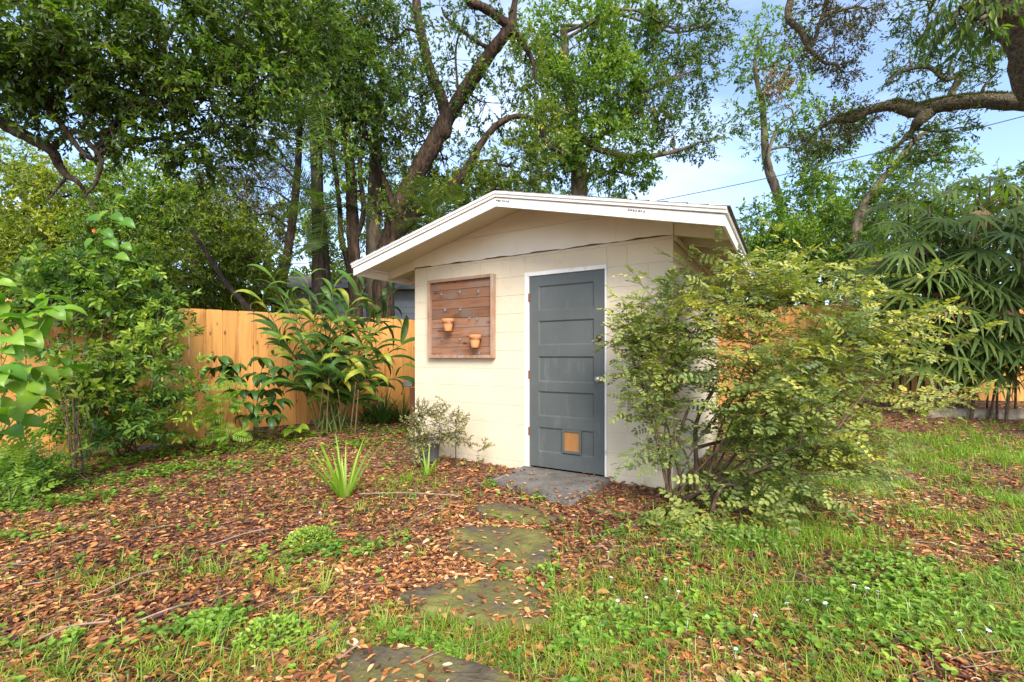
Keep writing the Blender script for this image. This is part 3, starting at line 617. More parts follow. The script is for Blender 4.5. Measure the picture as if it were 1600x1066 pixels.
# ================================================================== GROUND COVER
def sinnoise(x, y, s, seed):
    q = np.random.default_rng(seed); r_ = np.zeros_like(x)
    for k in range(9):
        a = q.uniform(0, 6.28); f = s*q.uniform(.6, 1.9); r_ += np.sin(f*(x*math.cos(a)+y*math.sin(a))+q.uniform(0, 6.28))
    return r_/4.5
def green(x, y):
    """0..1 how green the ground is, from where the photo shows grass and weeds"""
    v = np.full_like(x, .075)+.05*S((-x)/1.5)
    def spot(cx, cy, rx, ry, a, rot=0.):
        dx, dy = x-cx, y-cy; c_, s_ = math.cos(rot), math.sin(rot); u, w = (c_*dx+s_*dy)/rx, (-s_*dx+c_*dy)/ry
        return a*np.exp(-(u*u+w*w))
    for (px_, py_, rx, ry, a) in [(1350,1000,1.0,.5,1.),(1050,1010,.55,.35,1.),(1500,950,.8,.6,1.),(1500,820,1.5,.9,1.2),(1560,730,1.6,1.2,.9),(1330,790,1.1,.8,1.),
            (1400,700,1.8,1.1,.75),(1450,770,1.2,.7,.6),(1580,790,1.2,.7,.6),(900,930,.32,.25,.8),(960,830,.35,.35,.7),(1150,900,.7,.4,.5),(560,980,.5,.25,.35),(440,1040,.3,.12,.3),(750,1040,.35,.14,.8),(640,1010,.5,.12,.6),
            (350,895,.25,.14,.4),(140,905,.2,.12,.6),(1200,1060,.7,.3,1.),(1300,860,.8,.45,.45),(650,760,.5,.35,.55),(300,1040,.3,.1,.3),(80,1050,.25,.1,.4),(870,1050,.4,.12,.9),(430,930,.5,.2,.3)]:
        g_ = G(px_, py_); v = v+spot(g_[0], g_[1], rx, ry, a)
    for (px_, py_, rx, ry, a) in [(1180,900,.5,.12,.7),(1300,960,.5,.12,.7),(1080,860,.3,.12,.6),(1400,1040,.5,.1,.6),(1250,870,.4,.1,.5),(1450,870,.4,.1,.4),(950,1000,.12,.06,.4)]:
        g_ = G(px_, py_); v = v-spot(g_[0], g_[1], rx, ry, a, -.25)
    return np.clip(v, 0, 2)
def clov(x, y):
    v = np.full_like(x, .05)
    for (px_, py_, rx, ry, a) in [(40,740,.8,.5,1.),(60,790,.5,.3,.8),(60,850,.5,.12,.8),(150,760,.8,.4,.9),(250,720,.9,.35,.9),(330,715,.6,.2,.6),(400,690,1.,.45,.9),(530,670,1.,.6,.9),(600,660,.8,.4,.6),
            (970,860,.28,.3,1.1),(930,940,.3,.2,1.1),(1000,990,.3,.2,1.),(900,800,.25,.3,.7),(1140,850,.35,.35,.9),(1400,900,.55,.4,1.1),(1500,990,.7,.4,1.1),(1250,960,.4,.3,.7),(1080,960,.3,.2,.8),(1180,800,.7,.5,.6),
            (340,985,.2,.1,.6),(420,990,.15,.1,.6),(110,1010,.2,.08,.4),(690,1020,.16,.06,1.),(850,770,.1,.2,.5),(520,870,.3,.2,.4),(240,850,.4,.2,.25),(1500,650,2.,.8,.6),(1450,850,.9,.6,.5),(1560,900,.5,.4,.7),(770,940,.05,.05,.1)]:
        g_ = G(px_, py_); dx, dy = x-g_[0], y-g_[1]; v = v+a*np.exp(-((dx/rx)**2+(dy/ry)**2))
    return v
def scatter(n, ymin=1.35, ymax=9.6, power=1.0, margin=1.18):
    """points on the yard, denser near the camera, inside a widened view wedge"""
    t = rng.uniform(0, 1, n); yy = (ymin**(1-power)+(ymax**(1-power)-ymin**(1-power))*t)**(1/(1-power)) if power != 1 else ymin*(ymax/ymin)**t
    xx = rng.uniform(-1.25, 1.25, n)*yy*margin
    k = fenceside(xx, yy) & ~shedmask(xx, yy, .0)
    return xx[k], yy[k]
def offstones(x, y, keep):
    m = np.zeros(len(x), bool); core = np.zeros(len(x), bool)
    for pg in from_poly:
        q = np.array([v[:2] for v in pg]); c = q.mean(0); m |= inside(x, y, pg); core |= inside(x, y, c+(q-c)*(.86+.05*math.sin(len(q))))
    u = rng.uniform(0, 1, len(x))
    return ~m | (core & (u < keep)) | (m & ~core & (u < (.5 if keep > 0 else .25))), m
# fallen leaves
lx, ly = scatter(125000, power=1.3)
gg = green(lx, ly); keep, on = offstones(lx, ly, .07); k = (rng.uniform(0, 1, len(lx)) > np.clip(gg, 0, 1)*.28+.45*(sinnoise(lx, ly, 2.6, 21) > .75)) & keep; lx, ly, on = lx[k], ly[k], on[k]
n = len(lx); lz = gz(lx, ly)+rng.uniform(.003, .020, n)+np.where(on, .036, 0)
ang = rng.uniform(0, 6.28, n); d = np.stack([np.cos(ang), np.sin(ang), rng.normal(0, .2, n)], -1); nr = np.stack([rng.normal(0, .27, n), rng.normal(0, .27, n), np.ones(n)], -1)
d[on, 2] *= .2; nr[on, :2] *= .3
L = (.018+.045*rng.beta(1.6, 2.4, n))*(1+.10*np.maximum(ly-3, 0))*np.where(rng.uniform(0, 1, n) < .05, 1.5, 1); mb = MB()
rr = np.clip(rng.beta(1.2, 1.7, n)*.95+.16*sinnoise(lx, ly, 2.2, 3)-.02+.10*S((lx-1.5)/2.), 0, 1)
nb = 42000; bx, by = scatter(nb, power=1.3); kb, ob = offstones(bx, by, .15); bx, by = bx[kb], by[kb]; nb = len(bx)
leaves(mb, np.stack([bx, by, gz(bx, by)+rng.uniform(.006, .022, nb)+.03*ob[kb]], -1), rng.normal(0, 1, (nb, 3))*[1, 1, .2], rng.normal(0, .3, (nb, 3))+[0, 0, 1], rng.uniform(.008, .03, nb), rng.uniform(.003, .011, nb), np.clip(rng.beta(.8, 1.2, nb), 0, 1), 'q', .1)
leaves(mb, np.stack([lx, ly, lz], -1), d, nr, L, L*rng.uniform(.34, .52, n), rr, 'h', fold=.11, curl=.10)
tag(obj('fallen_leaves', mb, M['litter']), 'brown and orange fallen oak leaves covering the yard', 'leaf litter', kind='stuff')
# twigs in the litter
tx, ty = scatter(700, power=1.5); mb = MB()
for x, y in zip(tx[:380], ty[:380]):
    a = random.uniform(0, 6.28); l = random.uniform(.06, .28); z = float(gz(x, y))+.022
    tube(mb, [(x, y, z), (x+math.cos(a)*l*.5, y+math.sin(a)*l*.5, z+random.uniform(0, .015)), (x+math.cos(a+.3)*l, y+math.sin(a+.3)*l, z)], random.uniform(.0012, .003), 4, cap=False)
for (a, b_, c1, d1) in [(455,705,515,690),(560,778,720,782),(60,1012,170,985),(210,985,300,955),(150,940,260,900),(520,1050,560,1020),(640,1055,700,1030),(330,860,420,835),(1170,745,1260,720),(40,700,110,745),(90,735,140,760),(1480,640,1560,615)]:
    p, q = G(a, b_, .035), G(c1, d1, .04); m = (p+q)/2+[random.uniform(-.04, .04), random.uniform(-.04, .04), .02]; tube(mb, [p, m, q], random.uniform(.003, .007), 5, .1, sub=3)
tag(obj('twigs', mb, M['twig']), 'thin dry twigs scattered among the fallen leaves', 'twigs', kind='stuff')
# grass in tufts
gx, gy = scatter(62000, power=.9); g2x, g2y = scatter(70000, power=-.3); q_ = (g2x > 1.3) & (g2y > 2.9) & (g2y < 8.); gx = np.concatenate([gx, g2x[q_]]); gy = np.concatenate([gy, g2y[q_]]); k = rng.uniform(0, 1, len(gx)) < np.clip(green(gx, gy)-.04, 0, 1)*np.where((gx > .2) & (gy < 3.6), .72, .9)*np.clip(.5+.8*sinnoise(gx, gy, 4., 5), .06, 1); gx, gy = gx[k], gy[k]
keep, _ = offstones(gx, gy, .0); gx, gy = gx[keep], gy[keep]
m_ = 5; X = np.repeat(gx, m_)+rng.normal(0, .016, len(gx)*m_); Y_ = np.repeat(gy, m_)+rng.normal(0, .016, len(gx)*m_); n = len(X)
ang = rng.uniform(0, 6.28, n); lean = rng.uniform(.1, .9, n); d = np.stack([np.cos(ang)*lean, np.sin(ang)*lean, np.ones(n)], -1)
mb = MB(); blades(mb, np.stack([X, Y_, gz(X, Y_)], -1), d, rng.uniform(.04, .125, n)*np.repeat(rng.uniform(.6, 1.2, len(gx)), m_), rng.uniform(.0028, .0052, n)*(1+.22*np.maximum(Y_-2.8, 0)), rng.uniform(.3, 1.5, n), np.clip(np.repeat(rng.normal(.5, .16, len(gx)), m_)+rng.normal(0, .13, n), 0, 1), 3)
tag(obj('lawn_grass', mb, M['grass']), 'patchy green grass growing through the fallen leaves', 'grass', kind='stuff')
print('grass blades', n)
# clover and small weeds
cx, cy = scatter(60000, power=.8); k = rng.uniform(0, 1, len(cx)) < np.clip(clov(cx, cy)-.03, 0, 1)*np.where(cx > .3, .30, np.where(cy > 4.6, 4., 1.7))*np.clip(.35+1.*sinnoise(cx, cy, 5., 9), .02, 1); cx, cy = cx[k], cy[k]
keep, _ = offstones(cx, cy, .0); cx, cy = cx[keep], cy[keep]; n0 = len(cx)
hgt = rng.uniform(.015, .065, n0); tint = np.clip(rng.normal(.5, .2, n0)+.2*sinnoise(cx, cy, 3., 4), 0, 1); mb = MB()
for q in range(5):
    a = rng.uniform(0, 6.28, n0) if q > 2 else ang0+q*2.094 if q else None
    if q == 0: ang0 = rng.uniform(0, 6.28, n0); a = ang0
    dz = 0 if q < 3 else -.018
    d = np.stack([np.cos(a), np.sin(a), rng.normal(.1, .25, n0)], -1); nr = np.stack([rng.normal(0, .3, n0), rng.normal(0, .3, n0), np.ones(n0)], -1)
    L = rng.uniform(.018, .034, n0)*(1+.06*np.maximum(cy-3, 0)); p = np.stack([cx, cy, gz(cx, cy)+hgt+dz], -1)
    leaves(mb, p, d, nr, L, L*rng.uniform(.65, .95, n0), np.clip(tint+rng.normal(0, .1, n0), 0, 1), 'h', fold=.1, curl=.1)
tag(obj('ground_weeds', mb, M['clover']), 'low round leaved weeds and clover spreading over the fallen leaves', 'weeds', kind='stuff')
print('clover', n0)
# little white flowers
fl = [(955,922),(1040,925),(1060,945),(1075,990),(965,960),(1010,955),(1355,940),(1372,945),(1262,960),(1290,965),(1150,1040),(1560,775),(1500,1010),(1545,1010),(1230,965),(500,815),(470,830),(1335,935),(950,880),(1180,985),(1420,965)]
fm = MB(); nn = 6
for q in range(nn):
    a = q*2*math.pi/nn; leaves(fm, [[0, 0, .0]], np.array([[math.cos(a), math.sin(a), .15]]), np.array([[0, 0, 1.]]), .009, .007, .5, 'h')
tube(fm, [(0, 0, 0), (.004, 0, -.03), (0, 0, -.07)], .0008, 3, cap=False)
fme = fm.mesh('white_flower'); fme.materials.append(M['petal'])
for (a, b_) in fl:
    o = bpy.data.objects.new('white_flower', fme); o.location = G(a, b_, .065); o.rotation_euler = (random.uniform(-.5, .1), random.uniform(-.3, .3), random.uniform(0, 6)); s_ = random.uniform(1.0, 1.4); o.scale = (s_,)*3; link(o)
    tag(o, 'tiny white daisy-like flower on a thin stem among the ground weeds', 'flower', 'tiny white flowers in the weeds')

# ================================================================== TREES
def ell_points(cx, cy, Y, rx, ry, ryd, n, shell=.25):
    """points filling an ellipsoid whose outline covers rx x ry photo px at depth Y"""
    c = P(cx, cy, Y); R3 = np.array([rx/F*Y, ryd, ry/F*Y])
    u = norm(rng.normal(0, 1, (n, 3))); r_ = rng.uniform(shell, 1, n)**(1/2.2)
    return c+u*r_[:, None]*R3, c, R3
def foliage(mb, blobs, leafL=.09, ratio=.45, lai=2.2, shape='q', perl=10, twigL=.3, droop=.15, clump=2.2, thr=-.15, rbias=0., mi=0, tips=None, rspread=.18):
    la = leafL*leafL*ratio*.55
    for bl in blobs:
        cx, cy, Y, rx, ry = bl[:5]; k = bl[5] if len(bl) > 5 else 1.; dd = bl[6] if len(bl) > 6 else max(rx, ry)/F*Y*.9
        area = math.pi*(rx/F*Y)*(ry/F*Y); nl = lai*k*area/la; nt = int(nl/perl/.62)+3
        p, c, R3 = ell_points(cx, cy, Y, rx, ry, dd, nt)
        s_ = clump/ max(.5, 1.)
        nse = np.sin(p[:, 0]*2.7*s_+p[:, 2]*1.9*s_+cx)+np.sin(p[:, 1]*2.3*s_-p[:, 0]*1.6*s_+cy)+np.sin(p[:, 2]*3.1*s_+p[:, 1]*1.4*s_+1.3*cx)+rng.normal(0, .55, nt)
        p = p[nse > thr*3-.55]; nt = len(p)
        if nt == 0: continue
        d = norm(norm(p-c)*.7+rng.normal(0, .6, (nt, 3))-[0, 0, droop])
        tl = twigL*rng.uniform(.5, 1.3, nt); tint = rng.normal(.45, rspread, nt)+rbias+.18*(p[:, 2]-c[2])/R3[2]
        leaves(mb, p-d*.05, d, rng.normal(0, 1, (nt, 3)), tl+.05, .013, .3, 'q', 0, mi=1)
        for q in range(perl):
            t = (q+rng.uniform(0, 1, nt))/perl; pos = p+d*(tl*t)[:, None]+rng.normal(0, .012, (nt, 3))
            ld = norm(d*.7+rng.normal(0, .65, (nt, 3))-[0, 0, droop]); nr = norm(rng.normal(0, .55, (nt, 3))+[0, -.25, .75])
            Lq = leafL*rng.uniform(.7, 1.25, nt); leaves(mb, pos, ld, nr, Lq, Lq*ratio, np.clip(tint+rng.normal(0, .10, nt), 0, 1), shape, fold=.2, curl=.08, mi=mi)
        if tips is not None: tips.append((c, p[rng.integers(0, nt, min(nt, 7))], R3))
def branches(tmb, nodes, tips, r0=.05, sides=6):
    """limbs from the nearest point of the trunk to each leaf mass, then twigs into it"""
    nodes = np.asarray(nodes)
    for c, tp, R3 in tips:
        low = nodes[nodes[:, 2] < c[2]+.3]; low = low if len(low) else nodes
        k = low[np.argmin(np.linalg.norm(low-c, axis=1)+.4*np.abs(low[:, 2]-c[2]))]; L = np.linalg.norm(c-k)
        if L < .05: continue
        m1 = k*.62+c*.38+[rng.normal(0, .08*L), rng.normal(0, .08*L), .10*L]; m2 = k*.25+c*.75+rng.normal(0, .06*L, 3)
        rr_ = min(r0, .018*L+.02); pp = tube(tmb, [k, m1, m2, c], [rr_, rr_*.75, rr_*.55, rr_*.4], sides, .1, sub=3)
        for q in tp:
            s_ = pp[rng.integers(len(pp)//2, len(pp))]; m = (s_+q)/2+rng.normal(0, .06, 3)*np.linalg.norm(q-s_)
            tube(tmb, [s_, m, q], [rr_*.36, rr_*.24, .006], 4, sub=2, cap=False)
def tree(name, label, trunks, parts, bark, group=None, r0=.05, extra=None, cat='tree', base=None):
    """trunks: list of (list of world pts, list of radii); parts: list of (blobs, material, kwargs)"""
    org = np.array(trunks[0][0][0]) if base is None else np.array(base)
    t = thing(name, label, cat, org, 0, group)
    tm = MB(); nodes = []
    for k, (pts, rad) in enumerate(trunks):
        lm = MB(); nodes.append(tube(lm, pts, rad, 14 if max(rad) > .1 else 8, .11, sub=7)); obj('limb' if k else 'trunk', lm, bark, t, org, smooth=True)
    nodes = np.vstack(nodes); tips = []
    for k, (blobs, mat, kw) in enumerate(parts):
        cm = MB(); foliage(cm, blobs, tips=tips, **kw); obj('crown', cm, [mat, M['stem']], t, org, kind='stuff')
    branches(tm, nodes, tips, r0)
    obj('branches', tm, bark, t, org, smooth=True, kind='stuff')
    return t
def PP(lst, base_px=None):
    return [P(*q) for q in lst]
def ground_pt(x, y): return np.array([x, y, float(gz(x, y))-.05])
TG = 'trees growing behind the fence'
# A: the big leaning oak behind the shed
a0 = PP([(600,430,11),(607,385,11),(625,332,11),(645,282,11),(680,220,10.9),(702,180,10.8),(737,125,10.6),(770,78,10.4),(797,42,10.2)])
tree('oak_tree', 'large leaning oak with dark reddish forked trunk rising behind the left roof slope', [
    ([ground_pt(-3.1, 11.)]+a0+[P(803,10,10.1), P(812,-30,10)], [.30,.25,.24,.225,.215,.20,.18,.155,.14,.125,.07,.05]),
    ([a0[4]+[0,0,.1]]+PP([(697,205,10.8),(692,160,10.8),(672,110,10.8),(660,60,10.7),(652,20,10.7),(648,-40,10.7)]), [.14,.14,.13,.12,.11,.10,.09]),
    ([a0[1]]+PP([(650,335,10.8),(700,298,10.7),(730,265,10.6),(748,230,10.5),(775,197,10.5),(808,182,10.5),(838,190,10.5),(855,225,10.4),(880,240,10.3)]), [.14,.14,.13,.11,.08,.07,.06,.05,.045,.035]),
    ([a0[2]]+PP([(612,315,11),(600,280,11),(582,240,11),(575,205,11)]), [.09,.08,.07,.06,.05]),
    ([a0[8]]+PP([(780,28,10.1),(755,12,10),(735,2,9.9),(700,-30,9.9)]), [.10,.10,.09,.09,.08]),
    ([a0[8]]+PP([(815,65,10.2),(832,95,10.2),(838,130,10.2)]), [.09,.07,.05,.03]),
    ([a0[7]]+PP([(745,65,10.3),(700,30,10.2),(690,12,10.2)]), [.05,.04,.03,.02]),
    ([a0[5]]+PP([(715,150,10.6),(712,80,10.5),(725,30,10.4)]), [.035,.03,.025,.02]),
    ], [([(700,95,10.6,75,75,.45),(640,150,10.8,50,60,.6),(760,160,10.6,50,55,.45),(600,60,10.8,40,60,.7),(740,20,10,60,25,.35)], M['oak'], dict(leafL=.10, lai=2.5)),
        ([(800,260,10.3,60,38,1.1),(845,210,10.3,45,45,1.0),(750,300,10.6,60,30,1.),(700,250,11.5,40,50,.6),(650,230,11.6,40,60,.6),(820,100,10.6,35,50,.8),(655,300,10.4,22,22,.7),(590,330,10.4,22,30,.6),(700,340,10.2,40,20,.8)], M['mid'], dict(leafL=.10, lai=2.5)),
    ], M['barkred'], TG, r0=.05)
# C: tree directly behind the shed roof
tree('oak_tree', 'tall bright green tree straight behind the shed roof ridge, with grey trunk', [
    ([ground_pt(1.9, 13)]+PP([(905,330,13),(905,280,13),(903,240,13),(895,190,12.9),(885,120,12.8),(880,40,12.8)]), [.26,.24,.22,.2,.17,.13,.08]),
    ([P(904,262,13)]+PP([(915,240,12.9),(935,215,12.8),(970,190,12.6)]), [.13,.11,.08,.05]),
    ([P(898,210,13)]+PP([(940,235,12.6),(1000,245,12.4),(1050,238,12.2),(1090,225,12)]), [.10,.09,.07,.055,.03]),
    ], [([(900,70,12.5,75,65),(930,150,12.3,80,60),(870,150,12.5,50,55,.9),(940,235,12.3,80,42),(985,270,12.5,45,30,.9),(975,40,12.8,60,45),(880,255,12.9,50,25,.7),(830,60,12.8,35,50,.5),(965,130,12.2,40,60,.9),(860,230,12.5,45,40,1.)], M['bright'], dict(leafL=.12, lai=3.2)),
        ([(1060,50,12.5,65,50,.95),(1050,130,12.5,60,55,.6),(1050,205,12.2,60,35,.7),(1100,225,12.2,30,22,.7),(1020,160,12.4,40,50,.8),(1115,35,12.3,32,42,.6),(1085,110,12.3,35,40,.6)], M['oak'], dict(leafL=.10, lai=2.4)),
    ], M['barkgrey'], TG)
# D: slim tree with the bare pale stem
tree('slim_tree', 'slim tree with a bare pale curved stem against the sky right of the roof', [
    ([ground_pt(9.0, 15)]+PP([(1225,360,15),(1215,305,15),(1200,262,15),(1195,225,15),(1192,170,15),(1180,110,15),(1185,60,15)]), [.17,.15,.14,.13,.11,.08,.06,.03]),
    ([P(1207,280,15)]+PP([(1200,245,14.8),(1215,200,14.8),(1240,180,14.8)]), [.07,.06,.04,.03]),
    ], [([(1180,90,15,40,40),(1215,55,15,45,40,.7),(1170,175,15,35,30,.8),(1225,165,15,45,42,1.0),(1250,235,15,20,30,.6),(1205,225,14.8,35,22,.5),(1240,110,15,35,35,.8)], M['bright'], dict(leafL=.12, lai=1.7)),
        ([(1212,132,14.5,14,20)], M['dead'], dict(leafL=.10, lai=2.))], M['barkgrey'], TG)
# F: background greens right of the shed
def bgtree(name, label, gx_, gy_, blobs, mat, bark, kw, lean=None, rad=.12):
    c = P(*blobs[0][:3]); g0 = ground_pt(gx_, gy_)
    mid = (g0*.5+c*.5)+[.2, 0, 0]
    return tree(name, label, [([g0, g0*.7+c*.3, mid, c], [rad, rad*.85, rad*.7, rad*.4])], [(blobs, mat, kw)], bark, TG)
bgtree('broadleaf_tree', 'low bright green tree just past the right eave of the shed', 6.6, 13, [(1190,355,12.5,40,38,1.2),(1235,400,12.,60,50,1.2),(1165,420,12,50,40,1.)], M['bright'], M['bark'], dict(leafL=.11, lai=3.))
bgtree('broadleaf_tree', 'dense green tree behind the shrub, below the power line in the middle distance', 8.6, 14, [(1265,315,14,50,45,1.),(1285,265,14,40,50,.9),(1300,200,13.5,40,35,.9),(1310,370,13,60,55,1.3),(1240,380,12.8,50,45,1.2),(1340,330,13.5,35,50,1.)], M['bright'], M['barkgrey'], dict(leafL=.12, lai=2.6))
tree('leaning_tree', 'thin leaning tree with pale slanting stem left of the fan palms', [
    ([ground_pt(6.9, 11)]+PP([(1328,460,11),(1335,400,11),(1340,345,11),(1362,300,11),(1395,262,11),(1430,220,11),(1470,190,11)]), [.15,.14,.12,.11,.08,.07,.06,.03]),
    ([P(1340,350,11)]+PP([(1358,330,10.8),(1395,320,10.7),(1440,300,10.6)]), [.08,.06,.05,.03])],
    [([(1385,285,11,50,38),(1430,240,11,48,32,.9),(1375,350,11,55,50,1.2),(1435,300,10.8,45,30),(1480,255,11,40,25,.6),(1350,420,11,50,45,1.2)], M['bright'], dict(leafL=.09, lai=2.))], M['barkgrey'], TG)
bgtree('dark_tree', 'dark green tree closing the gap low behind the leaning stem', 9, 15.5, [(1300,420,15,90,60,1.4),(1420,400,15,90,80,1.4),(1180,450,15,80,50,1.4),(1550,380,15,100,110,1.3),(1700,350,15,120,130,1.2)], M['oak'], M['bark'], dict(leafL=.15, lai=2.6), rad=.2)
# E: the huge oak at the right edge, trunk outside the frame
e0 = ground_pt(7.9, 4.6)
e1 = np.array([7.6, 5.0, 3.2])
tree('live_oak', 'huge live oak at the right edge with thick moss covered limb reaching left', [
    ([e0, np.array([7.8, 4.7, 1.6]), e1, P(1685,150,5.6), P(1628,50,5.6), P(1580,-15,5.6), P(1515,-100,5.6), P(1400,-260,5.8)], [.50,.45,.42,.38,.34,.31,.26,.2]),
    ([e1]+PP([(1700,165,6.2),(1600,161,6.6),(1530,158,7),(1470,165,7.3),(1430,174,7.5),(1395,166,7.6),(1360,172,7.7),(1335,186,7.8),(1305,188,7.9),(1280,200,8)]), [.25,.15,.108,.105,.105,.10,.08,.07,.06,.045,.03]),
    ([P(1455,172,7.4)]+PP([(1435,190,7.4),(1425,205,7.5),(1390,240,7.6)]), [.10,.09,.05,.02]),
    ([P(1480,160,7.3)]+PP([(1490,140,7.4),(1500,115,7.4),(1478,125,7.4),(1450,105,7.5),(1410,112,7.6),(1385,130,7.6)]), [.06,.05,.045,.035,.03,.025,.02]),
    ([P(1520,-60,5.8)]+PP([(1380,-80,6.5),(1260,-60,7.4),(1236,0,7.6),(1232,28,7.6),(1252,50,7.6),(1265,78,7.6),(1290,100,7.6)]), [.12,.10,.07,.055,.05,.045,.035,.02]),
    ([P(1252,50,7.6)]+PP([(1268,72,7.6),(1280,40,7.6),(1290,5,7.6),(1300,-50,7.6)]), [.04,.035,.03,.03,.03]),
    ], [([(1470,110,7.5,70,26,.8),(1420,95,7.6,35,20,.8),(1520,55,6.4,55,50,1.),(1450,25,6.6,45,35,1.),(1560,110,6.8,50,20,.5),(1430,225,7.6,55,26,.8),(1480,205,7.4,40,22,.6)], M['oak'], dict(leafL=.055, lai=1.6, twigL=.18)),
        ([(1270,25,7.6,35,38,.6),(1305,75,7.6,40,34,.9),(1330,18,7.6,35,28,.7),(1250,90,7.6,30,28,.5),(1320,115,7.6,22,18,.7),(1285,215,8,40,35,1.),(1325,190,8,38,30,1.0),(1355,15,7.4,25,30,.6)], M['olive'], dict(leafL=.05, lai=1.6, twigL=.18)),
        ([(1500,10,5.,40,30),(1540,20,5.,30,35,1.)], M['oak_dark'], dict(leafL=.14, ratio=.28, lai=2., droop=1.2))],
    mat_rough('moss_bark', [(.3, (.045, .032, .020)), (.5, (.12, .095, .055)), (.7, (.21, .17, .11))], scale=20., detail=9, bump=1., bscale=40., bdist=.06), 'large oaks overhanging the yard', r0=.035)
# ferns on the big limb
live = [o for o in bpy.data.objects if o.name.startswith('live_oak')][0]
fb = MB(); seg = np.array(PP([(1600,161,6.6),(1530,158,7),(1470,165,7.3),(1430,174,7.5),(1395,166,7.6),(1350,178,7.75),(1310,188,7.9)])); rad = np.array([.108,.105,.105,.10,.08,.068,.05])
n = 5200; t = rng.uniform(0, len(seg)-1.001, n); i0 = t.astype(int); fr = (t-i0)[:, None]; pc_ = seg[i0]*(1-fr)+seg[i0+1]*fr; rd = rad[i0]
th = rng.normal(0, .9, n); off = np.stack([rng.normal(0, .03, n), -np.sin(th), np.cos(th)], -1); pos = pc_+off*(rd*1.0)[:, None]
leaves(fb, pos, off+rng.normal(0, .6, (n, 3)), rng.normal(0, 1, (n, 3)), rng.uniform(.025, .06, n), rng.uniform(.012, .02, n), np.clip(rng.normal(.45, .2, n), 0, 1), 'q')
obj('limb_fern', fb, M['moss'], live, tuple(live.location), kind='stuff')
# H: oak on the left, overhanging the camera side
h0 = ground_pt(-9.2, 5.2); h1 = np.array([-8.7, 5.4, 3.0])
tree('live_oak', 'dark leafy oak overhanging from the left edge with crooked bare lower limb', [
    ([h0, np.array([-9., 5.3, 1.5]), h1, np.array([-8.2, 5.4, 4.8]), np.array([-7, 5.5, 6.5])], [.4,.36,.32,.26,.18]),
    ([h1]+PP([(-120,110,6),(-40,165,6.2),(0,190,6.3),(45,215,6.4),(80,235,6.4),(92,258,6.5),(105,275,6.5),(122,285,6.5),(135,305,6.6),(150,330,6.6)]), [.15,.12,.10,.085,.075,.065,.055,.045,.03,.02,.01]),
    ([P(80,235,6.4)]+PP([(100,215,6.4),(120,205,6.3),(140,225,6.2),(158,250,6.2),(150,285,6.2),(132,308,6.2)]), [.04,.04,.035,.035,.03,.02,.01]),
    ([P(-60,40,6)]+PP([(30,140,6.2),(80,175,6.2),(130,240,6.3),(155,250,6.4)]), [.07,.05,.04,.03,.02]),
    ([P(105,275,6.5)]+PP([(85,300,6.5),(75,312,6.5)]), [.025,.015,.01]),
    ([h1+[.3,0,1.6]]+PP([(0,-60,5.6),(170,-40,5.8),(330,-20,6.2),(430,40,6.6)]), [.13,.10,.08,.06,.03]),
    ], [([(30,40,5.8,80,70,1.5),(150,45,5.9,90,70,1.5),(270,50,6.1,90,75,1.5),(380,30,6.3,80,55,1.6),(90,120,6.2,90,40,.9),(220,140,6.2,90,45,.9),(330,150,6.3,80,50,.9),(470,30,6.6,60,50,1.3),(180,100,6.0,120,40,.8),
           (20,120,6,50,60,1.1),(220,215,6.5,80,45,.7),(120,185,6.5,70,45,.7),(320,240,6.6,70,42,.8),(400,200,6.7,60,40,.8),(30,150,6.3,60,30,.7)], M['oak_dark'], dict(leafL=.088, ratio=.48, lai=2.9, twigL=.25, thr=-.35)),
        ([(410,130,6.4,50,45,1.),(440,90,6.5,55,40,.9),(360,95,6.2,60,30,.5),(270,235,6.5,60,25,.5),(470,150,6.8,30,30,.7)], M['bright'], dict(leafL=.09, lai=2.6, twigL=.22))], M['bark'], 'large oaks overhanging the yard', r0=.022)
# I: cluster of thin trunks left of the shed
tree('thin_trunk_tree', 'thin reddish tree trunk touching the left eave of the shed in view', [
    ([ground_pt(-3.6, 10.6)]+PP([(556,470,10.5),(553,400,10.5),(550,330,10.5),(548,270,10.5),(540,210,10.5),(525,120,10.5),(520,40,10.5)]), [.17,.15,.14,.13,.12,.10,.07,.05]),
    ([P(556,450,10.5)]+PP([(535,380,10.5),(530,320,10.5),(522,250,10.4),(508,160,10.4)]), [.06,.06,.055,.05,.035]),
    ([P(552,390,10.5)]+PP([(568,330,10.4),(562,260,10.4),(570,190,10.4),(555,110,10.4)]), [.06,.06,.05,.045,.03]),
    ], [([(525,70,10.3,60,70,1.2),(560,130,10.4,55,65,1.),(490,130,10.3,50,60,1.1),(590,200,10.6,50,55,.8),(540,190,10.4,50,40,.9),(450,60,10.3,60,60,1.1),(560,20,10.3,60,40,1.)], M['oak'], dict(leafL=.105, lai=2.8)),
        ([(520,240,9.8,40,30,1.),(540,270,9.8,25,22,.8),(560,90,10,40,40,.4)], M['bright'], dict(leafL=.09, lai=1.6))], M['barkred'], TG)
tree('thin_trunk_tree', 'straight mossy grey trunk between the reddish stem and the leaning oak', [
    ([ground_pt(-3.4, 11.8)]+PP([(583,440,11.8),(583,380,11.8),(585,300,11.8),(588,240,11.8),(590,160,11.8)]), [.19,.19,.18,.17,.15,.1])],
    [([(600,110,12,50,60,.8),(570,170,12,40,40,.5),(620,20,12,40,40,.6),(590,260,12,45,50,.5)], M['oak'], dict(leafL=.11, lai=2.2))], M['barkgrey'], TG)
